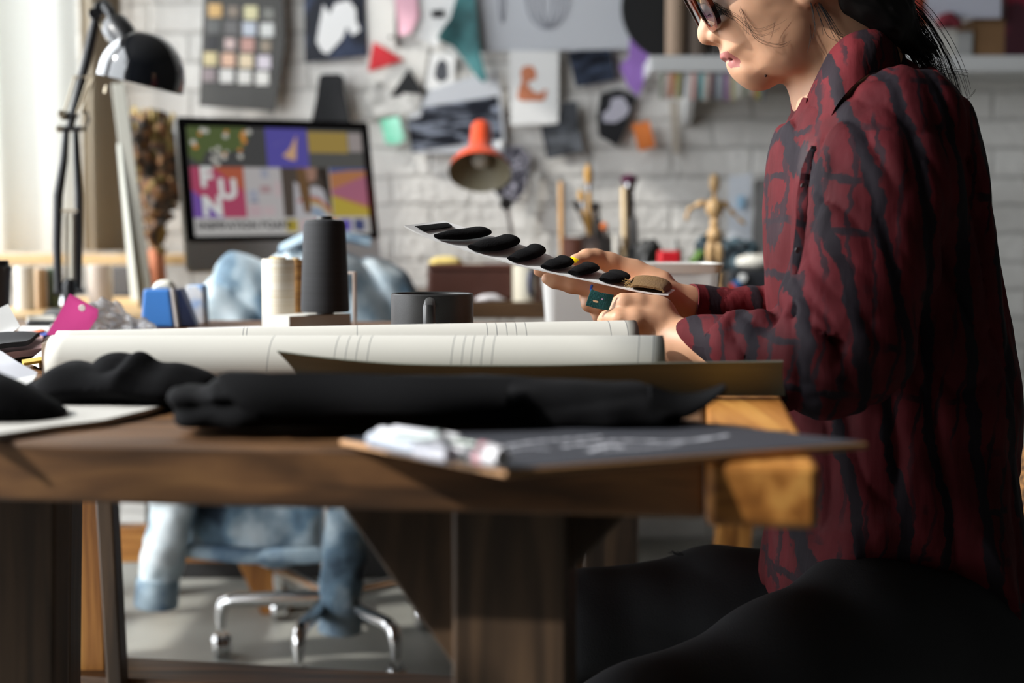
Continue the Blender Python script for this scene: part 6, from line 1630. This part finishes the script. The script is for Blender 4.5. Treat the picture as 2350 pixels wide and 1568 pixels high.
gs = Grid((P(1545, 0, 1.5).x, 1.365, P(0, 1560, 1.68).z), (P(2345, 0, 1.72).x, 1.98, P(0, 60, 1.68).z), .0034)
out = [(1870, 215), (1826, 250), (1795, 296), (1778, 370), (1770, 450), (1766, 560), (1768, 680), (1775, 800), (1776, 920), (1770, 1040), (1764, 1200), (1756, 1300), (1754, 1366), (1790, 1358), (1830, 1334), (1930, 1326), (2040, 1314), (2130, 1345), (2196, 1440), (2236, 1512), (2314, 1522), (2317, 1400), (2314, 1250), (2309, 1100), (2308, 960), (2303, 860), (2290, 760), (2270, 640), (2254, 520), (2241, 430), (2222, 335), (2196, 252), (2162, 192), (2125, 158), (2060, 138), (1990, 130)]
poly = pxpoly(out, YB, 3)
def shW(x, z):
    py = 545 + (CAMZ - z) / K
    return np.interp(py, [130, 180, 260, 400, 700, 1000, 1300, 1520], [.062, .10, .155, .172, .168, .165, .190, .205])
gs.inflate(poly, lambda x, z: np.full(x.shape, YB), shW, .125, 0, 2.4)
# sleeves
gs.chain([(Q3(2075, 280, 1.560), .062), (Q3(2030, 440, 1.520), .064), (Q3(1975, 630, 1.495), .066), (Q3(1935, 770, 1.475), .064), (Q3(1902, 830, 1.472), .056)], .035)
gs.chain([(Q3(1902, 830, 1.472), .056), (Q3(1880, 842, 1.474), .050), (Q3(1820, 826, 1.492), .052), (Q3(1790, 822, 1.50), .043), (Q3(1750, 812, 1.512), .048), (Q3(1722, 808, 1.522), .0385), (Q3(1690, 800, 1.532), .043), (Q3(1664, 796, 1.542), .0355), (Q3(1632, 786, 1.553), .040), (Q3(1612, 778, 1.560), .0385)], .008)
gs.chain([(Q3(2060, 300, 1.80), .058), (Q3(1970, 590, 1.84), .058), (Q3(1900, 750, 1.845), .050)], .03)
gs.chain([(Q3(1900, 750, 1.845), .050), (Q3(1810, 742, 1.815), .046), (Q3(1768, 736, 1.80), .037), (Q3(1730, 730, 1.79), .041), (Q3(1706, 724, 1.78), .034), (Q3(1664, 720, 1.766), .034), (Q3(1600, 707, 1.746), .0300)], .008)
# hollow the cuffs so that the wrists come out of them
for c_, n_, r_ in (((1722, 806, 1.527), (1662, 795, 1.546), .037), ((1600, 703, 1.745), (1540, 688, 1.724), .029)):
    a_, b_ = Q3(*c_), Q3(*n_); d_ = (b_ - a_) / np.linalg.norm(b_ - a_)
    gs.cap(a_ + d_ * .052, a_ + d_ * .08, .052, .052, .002, 's')
    gs.cap(a_ - d_ * .02, a_ + d_ * .05, r_ * .86, r_ * .95, .002, 's')
# neck hole
gs.chain([(Q3(1925, 40), .060), (Q3(1935, 180), .058), (Q3(1952, 240), .045)], .006) if False else None
for a_, b_, ra, rb in ((Q3(1915, -20), Q3(1930, 190), .070, .060), (Q3(1878, 120), Q3(1890, 215), .040, .024)): gs.cap(a_, b_, ra, rb, .006, 's')
def ridge(u, v, w): return np.abs(vnoise(u, v, w) - .5) * 2
def shfold(x, y, z):
    py = 545 + (CAMZ - z) / (y / F); px = 1175 + x / (y / F)
    d = np.zeros_like(x)
    # long soft drape folds down the torso
    d += -(ridge((x + .15 * z) * 26 + 5, y * 9, z * 4.2) ** .6 - .5) * .0085
    # diagonal pulls from the shoulder towards the elbow on the sleeve
    sl = np.clip((1.60 - y) / .06, 0, 1) * np.clip((1000 - py) / 120, 0, 1)
    d += -(ridge((x * .9 + z * .45) * 38, y * 14, (z - x) * 6 + 9) ** .55 - .5) * .0095 * sl
    # crumpled elbow
    el = np.exp(-(((px - 1880) / 120) ** 2 + ((py - 790) / 110) ** 2)) * np.clip((1.62 - y) / .05, 0, 1)
    d += -(ridge(x * 20 + z * 34, y * 20, (x - z) * 12) ** .55 - .5) * .018 * el
    d += .0025 * (vnoise(x * 60, y * 60, z * 30) - .5)
    return d
gs.disp(shfold, .03)
# crease where upper arm folds on the forearm
gs.chain([(Q3(1832, 716, 1.452), .004), (Q3(1850, 742, 1.436), .007), (Q3(1880, 760, 1.424), .005)], .003) if False else None
for a_, b_ in ((Q3(1822, 712, 1.448), Q3(1852, 750, 1.437)), (Q3(1852, 750, 1.437), Q3(1930, 790, 1.415))): gs.cap(a_, b_, .0055, .0045, .010, 's')
V, Q = gs.mesh(); V, Q = keep_main(V, Q); V = relax(V, Q, 1)
shirt = mk('shirt', V, Q, M['shirt'], person)
# turned-back open cuffs
def cuff(name, c0, c1, r0, r1, front, m, rot=0.0, ex=2.5):
    a, b_ = P(*c0), P(*c1); ax_ = (b_ - a).normalized(); e1 = ax_.cross(Vector((0, 0, 1))).normalized(); e2 = e1.cross(ax_).normalized()
    if e1.y > 0: e1 = -e1
    Lc = (b_ - a).length
    def f(u, v):
        t = 2 * PI * u; fr = .5 + .5 * math.cos(t - rot)
        s_ = v * (Lc + front * fr ** ex); r = lerp(r0, r1, min(v, 1)) * (1 + .03 * math.sin(3 * t + 5 * v))
        p = a + ax_ * s_ + e1 * (r * math.cos(t)) + e2 * (r * .94 * math.sin(t))
        return (p.x, p.y, p.z)
    return sheet(name, f, 48, 8, .0022, m, shirt)
cuff('cuff', (1752, 812, 1.512), (1706, 803, 1.530), .0400, .0345, .070, M['shirt'], .58, 3.5)
cuff('cuff', (1668, 722, 1.768), (1582, 706, 1.742), .0330, .0300, .008, M['shirt'], 0, 2)
# collar leaves
M['shirt_in'] = mat('dark_shirt_lining', (58, 20, 26), .8)
def leaf(inner, outer, name):
    def f(u, v):
        a, b_ = P(*pl(inner, u)), P(*pl(outer, u)); c = a.lerp(b_, v)
        bulge = .006 * math.sin(v * PI)
        return (c.x - bulge * .3, c.y - bulge * (1 if name == 'collar' and inner[-1][2] < YB else -1), c.z + bulge)
    return sheet(name, f, 40, 8, .003, M['shirt'], shirt)
leaf([(2052, 92, YB), (2012, 70, 1.622), (1955, 78, 1.604), (1912, 112, 1.606), (1884, 160, 1.612), (1855, 222, 1.632)],
     [(2082, 152, YB), (2046, 158, 1.60), (1990, 172, 1.565), (1945, 212, 1.553), (1912, 262, 1.556), (1886, 345, 1.585)], 'collar')
leaf([(2052, 92, YB), (2012, 70, 1.738), (1955, 78, 1.756), (1900, 112, 1.754), (1850, 165, 1.742), (1830, 196, 1.71)],
     [(2082, 152, YB), (2046, 158, 1.76), (1990, 172, 1.795), (1925, 212, 1.80), (1860, 262, 1.775), (1824, 342, 1.73)], 'collar')
leaf([(1834, 188, 1.735), (1827, 205, 1.70), (1834, 221, 1.67), (1854, 225, 1.638)], [(1822, 262, 1.73), (1820, 284, 1.695), (1836, 304, 1.660), (1864, 308, 1.622)], 'collar_stand')
# button placket following the chest
pts = [(1868, 336), (1852, 385), (1842, 450), (1838, 520), (1830, 590), (1824, 630)]
pk_ = []
for q_ in range(25):
    px_, py_ = pl(pts, q_ / 24)
    hw_ = 2 + 10 * math.sin(PI * min(max(q_ / 24, .02), .98)) ** .5
    s0, s1 = ysurf(px_ - hw_, py_, -.0012, gr=gs), ysurf(px_ + hw_, py_, -.0012, gr=gs)
    if s0 is not None and s1 is not None: pk_.append((s0, s1))
if len(pk_) > 3:
    n_ = len(pk_) - 1
    sheet('placket', lambda u, v: pk_[min(int(round(u * n_)), n_)][0].lerp(pk_[min(int(round(u * n_)), n_)][1], v) + Vector((0, -.0012 * math.sin(v * PI), 0)), n_, 4, .0025, M['shirt'], shirt)
    for py_ in (350, 445, 560):
        i_ = int((py_ - 336) / (630 - 336) * n_); i_ = min(max(i_, 0), n_)
        c_ = (pk_[i_][0] + pk_[i_][1]) / 2
        lathe('button', [(0, 0), (.0032, 0), (.0036, .0008), (.003, .0016), (0, .0012)], c_ + Vector((0, -.0018, 0)), mat('dark_button', (50, 30, 32), .3) if 'btn' not in M else M['btn'], shirt, axis=(-.3, -1, 0), seg=16)

# ------------------------------------------------------------------ trousers
M['trouser'] = mat('black_trousers', (54, 55, 58), .85, bump=.25, bscale=500, spec=.3)
gt = Grid((P(1180, 0, 1.5).x - .1, 1.28, 0.05), (P(2345, 0, 1.72).x + .02, 2.0, P(0, 1200, 1.68).z), .0052)
gt.chain([(Q3(2150, 1470, 1.575), .092), (Q3(2000, 1462, 1.53), .088), (Q3(1800, 1560, 1.47), .082), (Q3(1480, 1690, 1.40), .070), (Q3(1400, 1740, 1.39), .066), (np.array((P(1440, 1800, 1.39).x, 1.42, .15)), .05)], .03)
gt.chain([(Q3(2130, 1440, 1.80), .092), (Q3(1950, 1405, 1.82), .086), (Q3(1650, 1390, 1.83), .074), (Q3(1330, 1425, 1.80), .062), (np.array((P(1290, 1500, 1.8).x, 1.84, .38)), .058), (np.array((P(1280, 1500, 1.8).x, 1.86, .12)), .045)], .03)
gt.ell(Q3(2200, 1450, YB), (.11, .18, .10), None, .05)
gt.disp(lambda x, y, z: -(ridge(x * 9 + z * 14, y * 9, z * 9) - .5) * .008, .03)
V, Q = gt.mesh(); V, Q = keep_main(V, Q); V = relax(V, Q, 1)
tr = mk('trousers', V, Q, M['trouser'], person)
fl = []
rng = random.Random(2)
for k in range(14):
    a = P(1556 + rng.uniform(-6, 14), 1274 + rng.uniform(-2, 3), 1.80); fl.append([a, a + Vector((-.006, 0, .003)), a + Vector((-.010 + rng.uniform(-.002, .002), 0, .002 + rng.uniform(-.003, .004)))])
strands('frayed_threads', fl, .0005, tr, M['trouser'])
for nm, c_ in (('shoe', (P(1440, 1800, 1.39).x, 1.42)), ('shoe', (P(1280, 1500, 1.8).x, 1.86))):
    gx = Grid((c_[0] - .22, c_[1] - .08, -.005), (c_[0] + .09, c_[1] + .08, .16), .005)
    gx.chain([(np.array((c_[0] + .03, c_[1], .045)), .038), (np.array((c_[0] - .08, c_[1], .040)), .036), (np.array((c_[0] - .15, c_[1], .032)), .030)], .02)
    gx.cap(np.array((c_[0], c_[1], .05)), np.array((c_[0], c_[1], .14)), .040, .042, .02)
    gx.a = np.maximum(gx.a, (.001 - gx.ax[2][None, None, :]).astype(np.float32) + 0 * gx.a)
    V, Q = gx.mesh(); mk(nm, V, Q, mat('black_shoe', (20, 20, 20), .5), person)

# ------------------------------------------------------------------ swatch card in the hands
cardg = thing('swatch_card', 'long white card mounted with black fabric swatches, held up in the hands', 'sample card', P(1300, 620, 1.65))
nearc = [(927, 519), (960, 536), (1010, 556), (1092, 582), (1174, 605), (1243, 621), (1311, 636), (1372, 649), (1448, 666), (1500, 675), (1534, 677)]
farc = [(1018, 508), (1050, 518), (1100, 534), (1155, 551), (1210, 568), (1262, 588), (1311, 609), (1365, 624), (1430, 641), (1500, 658), (1548, 667)]
YN, YF = 1.600, 1.690
def cardp(u, v, off=0.0):
    a, b_ = P(*pl(nearc, u), YN), P(*pl(farc, u), YF); c = a.lerp(b_, v)
    a2, b2 = P(*pl(nearc, min(1, u + .02)), YN), P(*pl(farc, min(1, u + .02)), YF)
    a1, b1 = P(*pl(nearc, max(0, u - .02)), YN), P(*pl(farc, max(0, u - .02)), YF)
    n = (a2.lerp(b2, v) - a1.lerp(b1, v)).cross(b_ - a).normalized()
    if n.z < 0: n = -n
    return c + n * off
sheet('card', lambda u, v: cardp(u, v), 60, 8, .0016, mat('white_card_stock', (244, 244, 244), .6), cardg)
M['velvet'] = mat('black_velvet', (12, 12, 14), .95, spec=.15, bump=.4, bscale=500)
M['olive'] = mat('olive_twill', (128, 98, 60), .85, bump=.5, bscale=500)
def flap(u0, wu, h, m, bend=.0, th=.003, skew=.045, name='fabric_swatch', v0=.03, v1=1.0):
    """folded swatch: loops up from the card at u0 and falls forward, runs across the card"""
    def f(a, b_):          # a: across the card, b: around the fold
        v = lerp(v0, v1, a)
        t = b_ * PI
        tip = 1 - max(0, (a - .8) / .2) ** 2 * .75
        uu = u0 + skew * a + wu * tip * (.5 - .5 * math.cos(t)) + bend * math.sin(a * PI) * .012
        hh = h * math.sin(t) ** .8 * (.62 + .5 * math.sin(a * 2.4 - .3)) * tip * (1 + .12 * math.sin(a * 9 + u0 * 40))
        return tuple(cardp(uu, v, .0022 + hh))
    return sheet(name, f, 22, 14, th, m, cardg)
flap(.045, .060, .0008, M['velvet'], th=.0008, v0=.12, v1=.85, skew=.02)
for u0, hw, hh_, sk in ((.155, .0105, .0052, .050), (.262, .0115, .0058, .050), (.372, .0110, .0052, .045), (.482, .0115, .0044, .060), (.575, .0115, .0050, .075), (.690, .0115, .0046, .060)):
    def crescent(a, b_, u0=u0, hw=hw, hh_=hh_, sk=sk):
        v = lerp(.02, .98, a); t = 2 * PI * b_
        tap = max(.05, 1 - max(0, (a - .72) / .28) ** 2) ** .5 * min(1, .55 + a * 1.6)
        uc = u0 + .03 + sk * a + .016 * math.sin(a * PI)
        return tuple(cardp(uc + hw * tap * math.cos(t) / .31, v, .0018 + hh_ * tap * (1 + math.sin(t)) + .0015 * a))
    Vc, Fq = [], []
    for a_ in range(21):
        for b_ in range(16): Vc.append(Vector(crescent(a_ / 20, b_ / 16)))
    for a_ in range(20):
        for b_ in range(16): Fq.append((a_ * 16 + b_, a_ * 16 + (b_ + 1) % 16, (a_ + 1) * 16 + (b_ + 1) % 16, (a_ + 1) * 16 + b_))
    Fq += [tuple(range(16)), tuple(320 + q_ for q_ in range(16))[::-1]]
    bm = bmesh.new(); vs_ = [bm.verts.new(v) for v in Vc]
    for f in Fq: bm.faces.new([vs_[q_] for q_ in f])
    autosmooth(mkbm('fabric_swatch', bm, M['velvet'], cardg), 60)
flap(.800, .155, .0085, M['olive'], th=.0022, skew=.03)
lines = []
rng = random.Random(8)
for k in range(18):
    a = cardp(.80 + rng.uniform(-.004, .006), rng.uniform(0, .3), .004 + rng.uniform(0, .006)); lines.append([a, a + Vector((-.004 + rng.uniform(-.003, .003), -.001, rng.uniform(-.004, .004))), a + Vector((-.007 + rng.uniform(-.004, .004), -.001, rng.uniform(-.007, .004)))])
strands('frayed_threads', lines, .0003, cardg, mat('golden_thread', (190, 154, 96), .8))
# teal felt tag pinched in the near hand
M['tealfelt'] = mat('teal_felt', (18, 88, 88), .9, bump=.6, bscale=700, sheen=.2)
tg = [(1357, 664), (1380, 672), (1409, 677), (1404, 694), (1396, 713), (1368, 708), (1344, 701), (1350, 682)]
o = prism('felt_tag', [P(a, b_, 1.574 + (a - 1344) * .00008) for a, b_ in tg], (0, .0022, 0), M['tealfelt'], None, 3, lambda c: Vector((0, .004 * sn(c.x * 40, c.z * 40, 2), 0)))
tag(o, 'square teal felt tag with a leaf-shaped hole pinched between finger and thumb', 'fabric scrap')
eye = [P(1367 + 6.5 * math.cos(t), 692 + 2.6 * math.sin(t) + 1.4 * math.cos(t), 1.572) for t in [2 * PI * k / 12 for k in range(12)]]
prism('leaf_hole', eye, (0, .0006, 0), mat('peach_hole', (214, 170, 130), .7), o)
lathe('small_hole', [(0, 0), (.0009, 0), (.0009, .0004), (0, .0004)], P(1382, 687, 1.5735), mat('pink_hole', (190, 150, 180), .6), o, axis=(0, -1, 0), seg=10)
o = tube('blue_elastic', [P(1359, 654, 1.655), P(1356, 664, 1.640), P(1364, 673, 1.635)], .0016, flat((30, 80, 190), .5)); tag(o, 'thin blue elastic loop around the finger above the teal tag', 'elastic band')
o = sheet('teal_ribbon', lambda u, v: tuple(P(*pl([(1474, 681), (1490, 687), (1506, 690)], u), 1.628) + Vector((0, .004 * v, -.0045 * v))), 10, 3, .001, M['tealfelt']); tag(o, 'teal ribbon end sticking out behind the near wrist', 'fabric scrap')

# ------------------------------------------------------------------ seat and chair beside
stool = thing('wooden_stool', 'dark padded stool under the seated person', 'stool', (P(2200, 1560, YB).x, YB, 0))
sz = P(2200, 1545, YB).z
sx = P(2215, 1500, YB).x
lathe('seat', [(0, 0), (.17, 0), (.185, .015), (.185, .04), (.17, .055), (0, .058)], (sx, YB, sz - .115), mat('charcoal_pad', (38, 40, 44), .8), stool, seg=48)
for a_ in (45, 135, 225, 315):
    ca, sa = math.cos(math.radians(a_)), math.sin(math.radians(a_))
    tube('leg', [(sx + ca * .13, YB + sa * .13, sz - .11), (sx + ca * .17, YB + sa * .17, 0.0)], .016, M['blk'], stool, 12)
Yw = 2.15
wc = thing('woven_chair', 'brown woven chair cut by the frame edge behind the person', 'chair', (P(2420, 1400, Yw).x, Yw, 0))
M['woven'] = ramp_mat('woven_cane', [(.42, (58, 40, 22)), (.58, (150, 106, 58))], 130, (1, 1, 1), rough=.8, bump=.6, detail=2)
blob('backrest', None, None, [(2362, 1010), (2338, 1100), (2318, 1180), (2308, 1260), (2312, 1350), (2340, 1420), (2420, 1440), (2560, 1430), (2580, 1200), (2560, 1010), (2460, 990)], Yw, .03, .02, .006, M['woven'], .002, 40, wc)
box('seat', (P(2440, 1450, Yw).x, Yw - .02, P(0, 1465, Yw).z), (.28, .34, .07), mat('grey_cushion', (50, 52, 56), .9), wc, .02, segs=3)
for xx, yy in ((2350, Yw - .15), (2350, Yw + .13), (2530, Yw - .15), (2530, Yw + .13)): tube('leg', [(P(xx, 0, Yw).x, yy, P(0, 1480, Yw).z - .02), (P(xx, 0, Yw).x, yy, 0)], .014, M['blk'], wc, 10)
